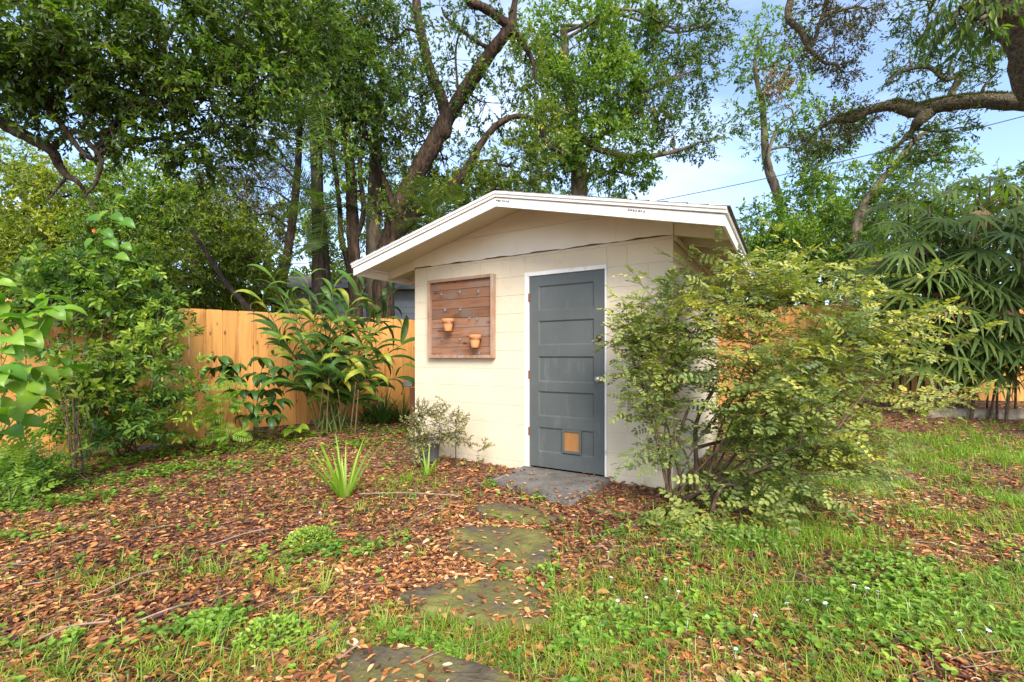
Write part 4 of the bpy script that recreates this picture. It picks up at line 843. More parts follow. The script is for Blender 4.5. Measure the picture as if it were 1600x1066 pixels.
# feathery olive conifer
tree('feathery_tree', 'olive brown feathery tree with thin sloping branches left of the palm trunks', [
    ([ground_pt(-6.1, 11.5)]+PP([(440,450,11.5),(452,380,11.4),(462,300,11.3),(468,220,11.3),(470,130,11.3)]), [.12,.11,.10,.09,.07,.05]),
    ([P(462,280,11.3)]+PP([(430,250,11.2),(390,235,11.2),(370,215,11.2)]), [.03,.03,.02,.015]),
    ([P(460,320,11.3)]+PP([(420,295,11.2),(360,290,11.2)]), [.03,.02,.015]),
    ([P(455,360,11.3)]+PP([(420,335,11.2),(370,345,11.2),(330,370,11.2)]), [.03,.025,.02,.012])],
    [([(425,215,11.2,50,48,.8),(425,300,11.2,55,30,.8),(390,350,11.2,65,32,.9),(460,160,11.2,30,50,.8),(340,300,11.4,45,40,.7),(300,330,11.4,55,45,.8),(380,260,11.3,60,40,.7)], M['olive'], dict(leafL=.08, ratio=.24, lai=2.2, perl=14, twigL=.35))], M['bark'], TG)
# J: greens behind the left fence
bgtree('broadleaf_tree', 'pale yellow green tree behind the fence at the far left', -11.6, 10.8, [(40,320,10.2,80,60,1.2),(120,300,10.4,70,50,.9),(10,400,10,80,70,1.3),(100,390,10,70,60,1.2),(20,250,10.4,50,40,.6)], M['yellow'], M['bark'], dict(leafL=.10, lai=2.8))
bgtree('broadleaf_tree', 'bright green tree behind the fence above the left shrub', -8.2, 10.5, [(210,310,10.4,75,50,.9),(190,390,9.6,70,60,1.2),(270,340,10.4,60,55,1.),(150,440,9.2,90,40,1.2)], M['bright'], M['bark'], dict(leafL=.10, lai=3.0))
bgtree('broadleaf_tree', 'dense small leaved tree behind the fence, left of the ginger plant', -5.9, 9.9, [(300,420,9.6,55,48,1.3),(350,380,10,55,50,1.1),(330,330,10.5,60,40,.8),(260,440,9.2,60,38,1.2),(400,400,10.2,40,50,.9)], M['mid'], M['bark'], dict(leafL=.10, lai=3.0))
bgtree('yellow_tree', 'sunny yellow green bush just over the fence behind the dark slanting limb', -5.7, 11.6, [(400,445,11,45,32,1.4),(360,470,10.8,50,25,1.4),(440,480,11.2,50,20,1.2),(330,470,10.5,40,20,1.2)], M['yellow'], M['bark'], dict(leafL=.10, lai=2.6))
bgtree('dark_tree', 'dark green tree mass far behind the left fence', -7, 17, [(120,430,17,130,80,1.5),(300,420,17,120,90,1.5),(450,400,18,90,80,1.1),(-60,400,17,120,90,1.5),(560,380,18,80,110,.6),(-20,300,17,100,70,.8),(240,300,18,100,60,.6)], M['mid'], M['bark'], dict(leafL=.17, lai=2.4), rad=.25)
bgtree('dark_tree', 'green tree far behind the shed, low between the trunks and the roof', -1, 17, [(640,360,17,70,70,1.),(700,330,17,80,60,1.),(800,330,17,90,60,1.),(900,340,17,90,50,1.),(560,450,16,60,40,1.3),(620,290,17.5,60,40,.7)], M['mid'], M['bark'], dict(leafL=.15, lai=2.0), rad=.2)
lb = MB(); tube(lb, PP([(300,360,8.6),(335,415,8.6),(355,445,8.6),(385,478,8.6),(420,520,8.7)])+[ground_pt(-3.9, 8.9)], [.03,.04,.05,.055,.06,.07], 8, .08, sub=5)
ln = obj('fallen_limb', lb, M['bark'], smooth=True); tag(ln, 'dark bare limb slanting down behind the left fence top', 'branch')
# palms -------------------------------------------------------
def frond_mesh(Lf=1.9, n=34, droop=.9, lw=.32, seed=0, mat='palm'):
    q = np.random.default_rng(seed); mb = MB(); ts = np.linspace(0, 1, 12)
    pts = np.stack([Lf*(ts-.12*ts**2*droop), 0*ts, Lf*(.35*ts-.75*droop*ts**2)], -1); tube(mb, pts, np.linspace(.014, .003, 12), 4, r=.7, cap=False)
    t = np.linspace(.12, .99, n); px_ = np.array([np.interp(t, ts, pts[:, k]) for k in range(3)]).T; T = norm(np.gradient(px_, axis=0))
    for s_ in (-1, 1):
        d = norm(T*.55+np.array([0, s_, 0])*1.0+q.normal(0, .08, (n, 3))); Ll = lw*np.sin(np.pi*np.clip(t*.85+.12, 0, 1))**.6*q.uniform(.85, 1.1, n)
        blades(mb, px_, d+[0, 0, .25], Ll, .028, 1.1*droop, np.clip(q.normal(.4, .15, n), 0, .9), 3)
    return mb
def feather_palm(label, base_, top, rad, nf, Lf, lw, seed, trunkmat, first=None):
    t = thing('feather_palm', label, 'palm tree', base_, 0, 'feather palms behind the fence')
    tm = MB(); b = np.zeros(3); tp = np.array(top)-base_; tube(tm, [b, tp*.5+[.05, 0, 0], tp], [rad*1.2, rad, rad*.9], 10, .08, sub=5)
    obj('trunk', tm, trunkmat, t, smooth=True)
    ms = [frond_mesh(Lf, 34, .6+.5*k, lw, seed+k).mesh('frond') for k in range(3)]
    for m in ms: m.materials.append(M['palm'])
    for k in range(nf):
        o = bpy.data.objects.new('frond', ms[k % 3]); o.parent = t; a = k*2.4+seed; e = random.uniform(-.7, .5) if k % 3 else random.uniform(.1, .9)
        o.location = tp; o.rotation_euler = Euler((random.uniform(-.3, .3), -e+(.8 if k % 3 == 2 else 0), a)); link(o)
feather_palm('tall feather palm with hanging dark fronds among the trunks left of the shed', ground_pt(-4.3, 10.2), P(492,150,10.2), .13, 20, 1.7, .45, 1, M['bark'])
feather_palm('short feather palm with shaggy fronds above the fence left of the shed', ground_pt(-4.3, 11.0), P(500,330,10.2), .12, 20, 1.2, .34, 5, M['bark'])
feather_palm('feather palm whose pale fronds show above the left roof slope', ground_pt(-2.2, 9.9), P(680,352,9.7), .10, 16, 1.2, .36, 9, M['bark'])

# ================================================================== POWER LINE
pw = MB(); A_, B_ = P(800, 352, 15), P(1800, 130, 9); tube(pw, [A_*(1-t)+B_*t-[0, 0, .25*math.sin(math.pi*t)] for t in np.linspace(0, 1, 20)], .010, 5)
tag(obj('power_line', pw, M['wire']), 'thin black power line crossing the sky right of the shed roof', 'cable')

# ================================================================== BIG SHRUB (right foreground)
def mat_from(pos, d, nr, s=1.):
    d = Vector(d).normalized(); u = Vector(nr); y = u.cross(d)
    y = y.normalized() if y.length > 1e-4 else Vector((0, 1, 0)); z = d.cross(y)
    m = Matrix((d, y, z)).transposed().to_4x4(); m = Matrix.Translation(Vector(pos)) @ m @ Matrix.Scale(s, 4); return m
def compound_leaf(n=4, L=.17, lf=.040, seed=0, base_r=.5, sp=.12, ratio=.62):
    q = np.random.default_rng(seed); mb = MB(); t = np.linspace(.22, .9, n)
    bend = lambda t: np.stack([L*t, 0*t, -.22*L*t*t], -1)
    tube(mb, bend(np.linspace(0, 1, 4)), .0011, 3, r=.25, cap=False)
    for s_ in (-1, 1):
        p = bend(t+q.normal(0, .015, n)); d = np.stack([.5+0*t, s_*1.+0*t, q.normal(0, .15, n)], -1); nr = np.stack([q.normal(0, .25, n), q.normal(0, .25, n), 1+0*t], -1)
        l = lf*q.uniform(.8, 1.15, n); leaves(mb, p, d, nr, l, l*ratio, np.clip(base_r+q.normal(0, sp*.5, n), 0, 1), 'o', fold=.10, curl=.10)
    leaves(mb, bend(np.array([.97])), np.array([[1., 0, -.3]]), np.array([[0, 0, 1.]]), lf*1.1, lf*ratio*1.1, base_r, 'o', fold=.1)
    return mb
def raw(mb): return np.concatenate(mb.v), [(f) for f in mb.f], mb.r
def arch(p0, p1, up, n=14, j=.04):
    p0 = np.array(p0); p1 = np.array(p1); t = np.linspace(0, 1, n)[:, None]
    ctrl = p0*.55+p1*.45+np.array([0, 0, up]); c = (1-t)**2*p0+2*t*(1-t)*ctrl+t*t*p1
    w = rng.normal(0, j, (n, 3)); w[0] = 0; return c+np.cumsum(w, 0)*.35*t
def attach(mains, p0, p1, k, every=4):
    """start point: the base for every n-th stem, else a fork on an earlier stem"""
    if k % every == 0 or not mains: return p0
    best = None
    for c in mains:
        n = len(c); q = c[int(n*.3):int(n*.75)]; dd = np.linalg.norm(q-p1, axis=1)+.8*np.clip(q[:, 2]-p1[2], 0, 9); i = int(np.argmin(dd))
        if best is None or dd[i] < best[0]: best = (dd[i], q[i])
    return best[1] if best[0] < np.linalg.norm(p1-p0) else p0
cl_var = [compound_leaf(4, .14+.02*(k % 3), .031+.004*(k % 3), 40+k, max(.02, r_-.08), ratio=.70) for k, r_ in enumerate([.05, .18, .30, .40, .50, .58, .66, .74, .82, .93])]
def sprays(root, org, places, nparts, variants, mat, partname='leaf'):
    """places: list of (pos,d,nr,scale,variant). nearest nparts become parts, others one stuff mesh"""
    places.sort(key=lambda q: -q[3]/np.linalg.norm(np.array(q[0])-[0, 0, CH]))
    if nparts:
        mesh_ = []
        for v in variants:
            m = v.mesh(partname); m.materials.append(mat); mesh_.append(m)
    for q in places[:nparts]:
        o = bpy.data.objects.new(partname, mesh_[q[4]]); o.parent = root; o.matrix_local = mat_from(np.array(q[0])-org, q[1], q[2], q[3]); link(o)
    rest = places[nparts:]
    if not rest: return
    big = MB()
    for vi in range(len(variants)):
        sel = [q for q in rest if q[4] == vi]
        if not sel: continue
        v, fs, rs = raw(variants[vi]); k = len(sel); nv = len(v)
        Ms = np.array([np.array(mat_from(np.array(q[0])-org, q[1], q[2], q[3])) for q in sel])
        V = np.einsum('kij,nj->kni', Ms[:, :3, :3], v)+Ms[:, None, :3, 3]
        off = (np.arange(k)*nv)[:, None, None]
        big.v.append(V.reshape(-1, 3)); st = big.n
        for f, r_ in zip(fs, rs):
            big.f.append((f[None]+off).reshape(-1, f.shape[1])+st); big.r.append(np.tile(r_, k)); big.m.append(np.zeros(k*len(f), int))
        big.n += k*nv
    obj('foliage', big, mat, root, kind='stuff')
sh0 = G(1066, 790); org = sh0
shrub = thing('rose_like_shrub', 'large sprawling shrub of arching stems and small round leaflets right of the shed door', 'shrub', org)
stm = MB(); places = []
mains = []; mainmb = []
def shrub_stem(p0, p1, up, r0, leafy=.25, dens=1., tint=0, twigs=5, tl=.42, up2=.1, main=False):
    c = arch(p0, p1, up); tgt = stm
    if main: mains.append(c); tgt = MB(); mainmb.append(tgt)
    tube(tgt, c-org, np.linspace(r0, max(.0018, r0*.25), len(c)), 5, cap=False)
    c2 = c
    tips_ = [(c2, leafy)]
    for _ in range(twigs):
        k = rng.integers(int(len(c)*leafy), len(c)-1); d = rng.normal(0, 1, 3)*[1, .9, .55]+(c[k]-c[k-1])*6+[0, 0, up2]; d = d/np.linalg.norm(d); l = rng.uniform(.4, 1.2)*tl
        tw = arch(c[k], c[k]+d*l, .05, 8, .02); tube(stm, tw-org, np.linspace(.0028, .0011, 8), 4, cap=False); tips_.append((tw, .05))
    for tw, st in tips_:
        Ln = np.sum(np.linalg.norm(np.diff(tw, axis=0), axis=1)); nl = int(Ln*(1-st)/.048*dens)+1
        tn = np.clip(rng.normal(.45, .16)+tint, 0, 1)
        for q in range(nl):
            t = st+(1-st)*(q+rng.uniform(0, .8))/nl; i_ = min(int(t*(len(tw)-1)), len(tw)-2); fr_ = t*(len(tw)-1)-i_
            p = tw[i_]*(1-fr_)+tw[i_+1]*fr_; T = tw[i_+1]-tw[i_]; T = T/(np.linalg.norm(T)+1e-6)
            sd_ = np.cross(T, [0, 0, 1.]); sd_ = sd_/(np.linalg.norm(sd_)+1e-6)*(1 if q % 2 else -1)
            d = T*.6+sd_*.9+rng.normal(0, .3, 3)+[0, 0, .1]; nr = rng.normal(0, .35, 3)+[0, -.25, 1.]
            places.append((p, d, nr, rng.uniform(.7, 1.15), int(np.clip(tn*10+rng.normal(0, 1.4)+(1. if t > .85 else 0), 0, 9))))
def SP(px_, py_, Y): return P(px_, py_, Y)
rb = [G(1048, 788), G(1065, 785), G(1080, 780), G(1090, 790), G(1075, 775), G(1110, 790)]
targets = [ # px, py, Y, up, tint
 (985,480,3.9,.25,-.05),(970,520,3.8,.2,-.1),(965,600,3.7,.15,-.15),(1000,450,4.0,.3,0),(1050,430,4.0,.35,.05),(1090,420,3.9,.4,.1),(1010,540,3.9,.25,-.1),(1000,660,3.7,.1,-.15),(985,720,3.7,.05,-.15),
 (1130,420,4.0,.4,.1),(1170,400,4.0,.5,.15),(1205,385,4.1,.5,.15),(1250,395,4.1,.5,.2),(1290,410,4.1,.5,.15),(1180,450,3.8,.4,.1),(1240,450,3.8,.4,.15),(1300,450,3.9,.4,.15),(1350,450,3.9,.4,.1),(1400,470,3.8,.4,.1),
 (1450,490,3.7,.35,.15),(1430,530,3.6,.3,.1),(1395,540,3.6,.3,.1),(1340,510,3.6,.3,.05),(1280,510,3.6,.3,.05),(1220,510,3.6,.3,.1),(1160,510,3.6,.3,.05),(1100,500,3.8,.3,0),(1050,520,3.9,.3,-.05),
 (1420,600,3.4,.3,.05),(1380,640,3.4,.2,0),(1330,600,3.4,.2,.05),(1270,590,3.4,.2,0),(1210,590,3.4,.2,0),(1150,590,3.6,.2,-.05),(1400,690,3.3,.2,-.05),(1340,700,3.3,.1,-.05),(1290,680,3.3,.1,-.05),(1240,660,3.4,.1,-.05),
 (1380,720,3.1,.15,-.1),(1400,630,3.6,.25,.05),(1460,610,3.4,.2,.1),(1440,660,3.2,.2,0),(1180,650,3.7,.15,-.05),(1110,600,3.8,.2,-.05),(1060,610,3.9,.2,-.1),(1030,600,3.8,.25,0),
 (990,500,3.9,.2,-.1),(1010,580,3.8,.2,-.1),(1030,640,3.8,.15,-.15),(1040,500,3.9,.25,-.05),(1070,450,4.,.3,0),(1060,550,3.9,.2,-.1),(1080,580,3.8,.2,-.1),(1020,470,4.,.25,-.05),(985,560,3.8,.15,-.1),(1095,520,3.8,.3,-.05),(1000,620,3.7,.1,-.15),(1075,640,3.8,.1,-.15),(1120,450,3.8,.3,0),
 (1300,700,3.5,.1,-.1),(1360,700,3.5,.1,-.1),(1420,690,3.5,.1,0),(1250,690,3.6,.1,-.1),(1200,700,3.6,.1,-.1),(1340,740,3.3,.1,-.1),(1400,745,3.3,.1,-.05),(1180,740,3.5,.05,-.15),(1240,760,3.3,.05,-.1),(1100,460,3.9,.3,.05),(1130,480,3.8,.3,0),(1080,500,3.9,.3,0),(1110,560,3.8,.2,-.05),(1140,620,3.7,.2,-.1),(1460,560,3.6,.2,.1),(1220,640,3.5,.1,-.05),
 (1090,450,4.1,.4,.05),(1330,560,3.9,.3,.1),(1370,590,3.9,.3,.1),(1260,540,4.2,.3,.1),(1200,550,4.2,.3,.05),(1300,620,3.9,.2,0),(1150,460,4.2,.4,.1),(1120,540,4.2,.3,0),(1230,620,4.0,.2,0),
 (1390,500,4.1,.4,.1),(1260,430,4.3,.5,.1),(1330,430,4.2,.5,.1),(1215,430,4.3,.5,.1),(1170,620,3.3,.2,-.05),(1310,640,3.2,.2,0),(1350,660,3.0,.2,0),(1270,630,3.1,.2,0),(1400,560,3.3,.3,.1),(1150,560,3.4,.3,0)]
kk = 0
for k, (a, b_, Y_, up, tn) in enumerate(targets):
    p1 = SP(a, b_, Y_); r0_ = rb[k % len(rb)] if a < 1200 else rb[(k*2+3) % len(rb)]
    st_ = attach(mains, r0_, p1, k, 6); dist = np.linalg.norm(p1-st_); isb = st_ is r0_
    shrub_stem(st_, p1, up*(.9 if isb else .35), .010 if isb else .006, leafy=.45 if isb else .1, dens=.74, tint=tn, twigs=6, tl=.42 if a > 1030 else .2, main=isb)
# long bare-tipped arching whips seen against the wall and the fence
for (pts_, tn) in [([(1070,560,3.9),(1010,490,3.9),(950,455,3.8)], .1), ([(1100,520,3.8),(1000,540,3.7),(952,488,3.6)], .2), ([(1230,560,3.9),(1120,440,4.),(1022,386,4.05)], .1), ([(1250,500,4),(1180,410,4.),(1110,384,4.)], .2),
        ([(1330,520,3.6),(1420,500,3.5),(1500,485,3.5)], .45), ([(1330,560,3.5),(1400,540,3.4),(1470,515,3.4)], .4), ([(1380,640,3.3),(1440,640,3.2),(1500,610,3.1)], .1), ([(1390,660,3.4),(1460,640,3.1),(1550,600,2.9)], .2), ([(1470,640,6.6),(1540,600,6.3),(1620,604,6.)], .25),
        ([(1060,640,3.7),(1000,640,3.6),(965,560,3.6)], -.1), ([(1060,700,3.7),(1010,690,3.6),(960,735,3.55)], -.15), ([(1250,740,3.3),(1330,740,3.),(1390,760,2.9)], -.1)]:
    q = [SP(*p) for p in pts_]; c = np.array([(1-t)**2*q[0]+2*t*(1-t)*q[1]+t*t*q[2] for t in np.linspace(0, 1, 12)])
    tube(stm, c-org, np.linspace(.0045, .0012, 12), 4, cap=False); nl = 18
    for k in range(nl):
        t = .15+.85*k/nl; i_ = min(int(t*11), 10); p = c[i_]+(c[i_+1]-c[i_])*(t*11-i_); T = c[i_+1]-c[i_]; T = T/np.linalg.norm(T); s_ = np.cross(T, [0, -.5, 1.]); s_ = s_/np.linalg.norm(s_)*(1 if k % 2 else -1)
        places.append((p, T*.8+s_*.8+rng.normal(0, .2, 3), rng.normal(0, .3, 3)+[0, -.4, 1], rng.uniform(.35, .7), int(np.clip((.45+tn)*10+rng.normal(0, 1), 0, 9))))
# thick old stems and the horizontal limb
for pts_, r_ in [([(1050,788,3.85),(1046,740,3.9),(1048,690,3.9),(1030,620,3.9)], .013), ([(1068,788,3.85),(1062,740,3.9),(1055,700,3.9),(1075,640,3.9)], .02), ([(1085,785,3.9),(1075,720,3.9),(1060,690,3.9)], .012), ([(1090,770,3.9),(1088,720,4.),(1088,660,4.),(1120,600,4.)], .024),
      ([(1090,770,3.9),(1078,778,3.85),(1064,790,3.8)], .02), ([(1112,800,3.6),(1122,770,3.6),(1135,757,3.6),(1165,762,3.6)], .018), ([(1088,700,4.),(1130,690,4.1),(1200,683,4.3),(1290,685,4.4),(1330,690,4.4)], .016), ([(1095,680,4),(1150,620,4),(1200,560,4)], .012), ([(1240,715,3.4),(1290,690,3.3),(1330,640,3.3),(1370,590,3.3)], .011), ([(1170,740,3.4),(1240,715,3.4),(1300,708,3.3)], .010)]:
    q = [SP(*p)-org for p in pts_]; tgt = MB(); mainmb.append(tgt); tube(tgt, q, np.linspace(r_, r_*.6, len(q)), 7, .08, sub=4)
for b_ in mainmb: obj('stem', b_, M['stem'], shrub, smooth=True)
obj('twigs', stm, M['stem'], shrub, kind='stuff')
# pale low sprawl in front of the stems
for (a, b_, Y_) in [(1060,850,3.2),(1085,870,3.1),(1040,840,3.25),(1100,840,3.3),(1070,820,3.4),(1130,860,3.2),(1180,770,3.5),(1220,790,3.3),(1150,800,3.4),(1110,810,3.5),(1250,770,3.2),(1200,740,3.6)]:
    shrub_stem2 = arch(rb[2], SP(a, b_, Y_), .12, 10); 
    for k in range(13):
        p = SP(a, b_, Y_)+rng.normal(0, .11, 3)*[1, 1, .6]; p[2] = max(p[2], .04)
        places.append((p, rng.normal(0, 1, 3)*[1, 1, .3], rng.normal(0, .3, 3)+[0, -.3, 1], rng.uniform(.8, 1.2), int(rng.integers(2, 6))))
places = [q for q in places if not (np.linalg.norm(q[0]) < 2.95 or (to_px(q[0])[0] > 1400 and to_px(q[0])[1] > 690))]
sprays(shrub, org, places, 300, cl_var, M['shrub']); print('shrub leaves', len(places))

# ================================================================== LEFT SHRUB
def whorl(seed, L=.07, ratio=.42, n=7, base_r=.5, shape='h'):
    q = np.random.default_rng(seed); mb = MB(); tube(mb, [(0, 0, 0), (.05, 0, 0), (.10, 0, .005)], .0016, 3, r=.1, cap=False)
    a = np.arange(n)*2.4+q.uniform(0, 6); t = np.linspace(.2, 1, n); p = np.stack([.10*t, 0*t, 0*t], -1)
    d = np.stack([.35+.6*t, np.cos(a), np.sin(a)*.6], -1); nr = np.stack([-.4+0*t, 0*t, 1+0*t], -1)+q.normal(0, .25, (n, 3)); l = L*q.uniform(.75, 1.2, n)
    leaves(mb, p, d, nr, l, l*ratio, np.clip(base_r+.15*(t-.5)+q.normal(0, .05, n), 0, 1), shape, fold=.18, curl=.12); return mb
def bush(name, label, base_px, targets_, variants, mat, stemmat, nparts=300, twigs=5, tl=.3, step=.06, r0=.008, up=.15, leafy=.35, sc=1., cat='shrub', partname='leaf_cluster', group=None, stemg=None, jit=.02):
    org = G(*base_px) if len(base_px) == 2 else np.array(base_px); t = thing(name, label, cat, org, 0, group); sm = MB(); pl = []
    mns = []
    for ki, (a, b_, Y_) in enumerate(targets_):
        p1 = P(a, b_, Y_); b0 = org+rng.normal(0, .05, 3)*[1, 1, 0]; p0 = attach(mns, b0, p1, ki, 5); isb = p0 is b0
        c = arch(p0, p1, up if isb else up*.4, 12); rr_ = r0 if isb else r0*.6; tg_ = sm
        if isb: mns.append(c); tg_ = MB()
        tube(tg_, c-org, np.linspace(rr_, rr_*.25, 12), 5, cap=False)
        if isb: obj('stem', tg_, stemmat, t, smooth=True)
        seg = [(c, leafy if isb else .15)]
        for _ in range(twigs):
            k = rng.integers(int(12*leafy), 11); d = rng.normal(0, 1, 3)*[1, 1, .6]+(c[k]-c[k-1])*5+[0, 0, .2]; d /= np.linalg.norm(d)
            tw = arch(c[k], c[k]+d*rng.uniform(.4, 1.2)*tl, .03, 6, .015); tube(sm, tw-org, np.linspace(.0025, .001, 6), 3, cap=False); seg.append((tw, .1))
        for tw, st in seg:
            Ln = np.sum(np.linalg.norm(np.diff(tw, axis=0), axis=1)); nl = int(Ln*(1-st)/step)+1; tn = rng.integers(0, len(variants))
            for q in range(nl):
                tt = st+(1-st)*(q+.8)/nl; tt = min(tt, .999); i_ = int(tt*(len(tw)-1)); p = tw[i_]+(tw[min(i_+1, len(tw)-1)]-tw[i_])*(tt*(len(tw)-1)-i_)
                T = tw[min(i_+1, len(tw)-1)]-tw[max(i_-1, 0)]; T = T/(np.linalg.norm(T)+1e-6)
                pl.append((p, T*.7+rng.normal(0, .7, 3), rng.normal(0, .4, 3)+[0, -.3, 1.], rng.uniform(.75, 1.2)*sc, int(np.clip(tn+rng.integers(-1, 2), 0, len(variants)-1))))
    obj('twigs', sm, stemmat, t, kind='stuff'); sprays(t, org, pl, nparts, variants, mat, partname); print(name, len(pl)); return t
wv = [whorl(60+k, .075, .44, 7, .2+.1*k) for k in range(7)]
tg = [(random.uniform(50, 300), random.uniform(500, 690), random.uniform(4.8, 5.6)) for _ in range(44)]+[(250,480,5.5),(270,540,5.4),(230,470,5.5),(160,500,5.4),(280,600,5.2),(120,520,5.2),(290,640,5.1),(310,600,5.3),(200,480,5.5),(100,600,4.8),(130,640,4.7)]
bush('broadleaf_shrub', 'twiggy green shrub with small oval leaves in front of the left fence', (205, 712), tg, wv, M['lshrub'], M['stem'], 300, 4, .36, .10)
wv2 = [whorl(90+k, .075, .55, 7, .15+.12*k) for k in range(6)]
tg = [(a_, random.uniform(395, 500), 5.15+(a_-20)*.0030+random.uniform(-.25, .12)) for a_ in [random.uniform(10, 275) for _ in range(34)]]
vine = bush('climbing_vine', 'mass of bright green vine climbing over the left fence above the oval leaved shrub', (120, 748), tg, wv2, M['lshrub'], M['stem'], 260, 4, .34, .09, cat='vine', up=.3, leafy=.72)
# low bush at lower left edge and broad lime leaves at the very left
cv2 = [compound_leaf(5, .17, .05, 140+k, .35+.12*k, ratio=.45) for k in range(5)]
tg = [(random.uniform(-30, 75), random.uniform(690, 765), random.uniform(4.0, 4.6)) for _ in range(26)]
bush('fern_bush', 'low bright green bush with jagged compound leaves at the lower left edge', (15, 790), tg, cv2, M['clover'], M['cane'], 200, 4, .15, .07, up=.08, leafy=.2, partname='leaf')
def biglf(L, W, seed, heart=False, r_=.5, droop=.35, nseg=7, fold=.18, stalk=.05, wave=.03, taper=1.):
    """one large leaf: curved blade with midrib fold, many segments"""
    q = np.random.default_rng(seed); mb = MB(); ts = np.linspace(0, 1, nseg+1)
    if heart: w = W*.5*np.sin(np.pi*np.clip(ts**.62, 0, 1))**.8
    else: w = W*.5*np.sin(np.pi*ts**(.85*taper))**.75
    w[0] = W*.03 if not heart else W*.25; w[-1] = .0005
    a = -np.cumsum(np.full(nseg+1, droop/nseg)*2)*ts; x = np.concatenate([[0], np.cumsum(np.cos(a[1:])*L/nseg)]); z = np.concatenate([[0], np.cumsum(np.sin(a[1:])*L/nseg)])
    c = np.stack([x+stalk, 0*x, z], -1); s_ = np.array([0, 1, 0]); V = []
    for k in range(nseg+1):
        wv_ = wave*W*math.sin(k*2.1+seed)
        V += [c[k]+s_*w[k]+[0, 0, w[k]*fold*2+wv_], c[k]+s_*w[k]*.5+[0, 0, w[k]*fold*.8], c[k], c[k]-s_*w[k]*.5+[0, 0, w[k]*fold*.8], c[k]-s_*w[k]+[0, 0, w[k]*fold*2-wv_]]
    f = [(k*5+j, k*5+j+1, (k+1)*5+j+1, (k+1)*5+j) for k in range(nseg) for j in range(4)]
    mb.add(V, [f], r_); tube(mb, [(0, 0, 0), (stalk, 0, 0), (stalk+L*.3, 0, z[2]-.001)], [.003, .0028, .0015], 4, r=.9, cap=False); return mb
def single_leaves(root, org, items, variants, mat, nm='leaf'):
    ms = []
    for v in variants:
        m = v.mesh(nm, smooth=True); m.materials.append(mat); ms.append(m)
    for (p, d, nr, s_, k) in items:
        o = bpy.data.objects.new(nm, ms[k % len(ms)]); o.parent = root; o.matrix_local = mat_from(np.array(p)-org, d, nr, s_); link(o)
# lime broad-leaved plant at left edge
org = G(-60, 800); t = thing('broad_leaf_plant', 'plant with large pointed lime green leaves at the left edge of view', 'plant', org); sm = MB(); it = []
bv = [biglf(.22, .14, k, r_=.4+.14*k, droop=.5, stalk=.03) for k in range(5)]
for (a, b_, Y_) in [(-40,470,3.7),(5,455,3.9),(30,480,3.8),(10,520,3.6),(-10,560,3.5),(25,570,3.7),(60,480,4.1),(80,575,4.2),(100,560,4.4),(50,610,4.1),(-20,620,3.5),(75,470,4.3)]:
    c = arch(org, P(a, b_, Y_), .25, 10); tube(sm, c-org, np.linspace(.008, .003, 10), 5)
    for q in range(11):
        i_ = rng.integers(5, 10) if q > 3 else 9; an = rng.uniform(0, 6.28); it.append((c[i_]+rng.normal(0, .02, 3), (math.cos(an)*.9+.25, math.sin(an)*.7-.3, rng.uniform(-.35, .2)), rng.normal(0, .3, 3)+[0, -.5, 1], rng.uniform(.5, 1.1), int(rng.integers(5))))
single_leaves(t, org, it, bv, M['broad']); obj('stems', sm, M['cane'], t)
# heart-leaved climber
org = P(165, 470, 5.7); t = thing('heart_leaf_vine', 'climber with big heart shaped leaves and orange flower against the left trees', 'vine', org); sm = MB(); it = []
hv = [biglf(.20, .15, k, heart=True, r_=.3+.12*k, droop=.4, stalk=.04) for k in range(4)]
c = arch(org, P(172, 318, 5.5), .0, 10, .03); tube(sm, c-org, .004, 5)
for (a, b_, dx, dz, s_) in [(162,345,-1,.15,1.),(160,358,.8,-.5,.8),(165,372,.9,-.6,.9),(172,335,.8,-.3,.9),(170,330,-.7,-.6,.7),(158,395,-1,-.1,1.),(178,318,.5,.4,.8),(150,372,-.8,-.8,.9),(185,345,.9,-.2,1.),(178,400,.9,-.1,.9),(160,415,-.9,-.2,.8),(190,380,.8,-.4,.7),(170,430,.6,-.5,.8)]:
    it.append((P(a, b_, 5.5), (dx, -.25, dz), (0, -.9, .8), s_, int(rng.integers(4))))
single_leaves(t, org, it, hv, M['broad']); obj('stems', sm, M['cane'], t)
fo = MB()
for q in range(5): leaves(fo, [[0, 0, 0]], np.array([[math.cos(q*1.257), -.5, math.sin(q*1.257)]]), np.array([[0, -1., .1]]), .03, .024, .5, 'h')
o = obj('flower', fo, M['orange'], t); o.location = P(148, 361, 5.45)-org
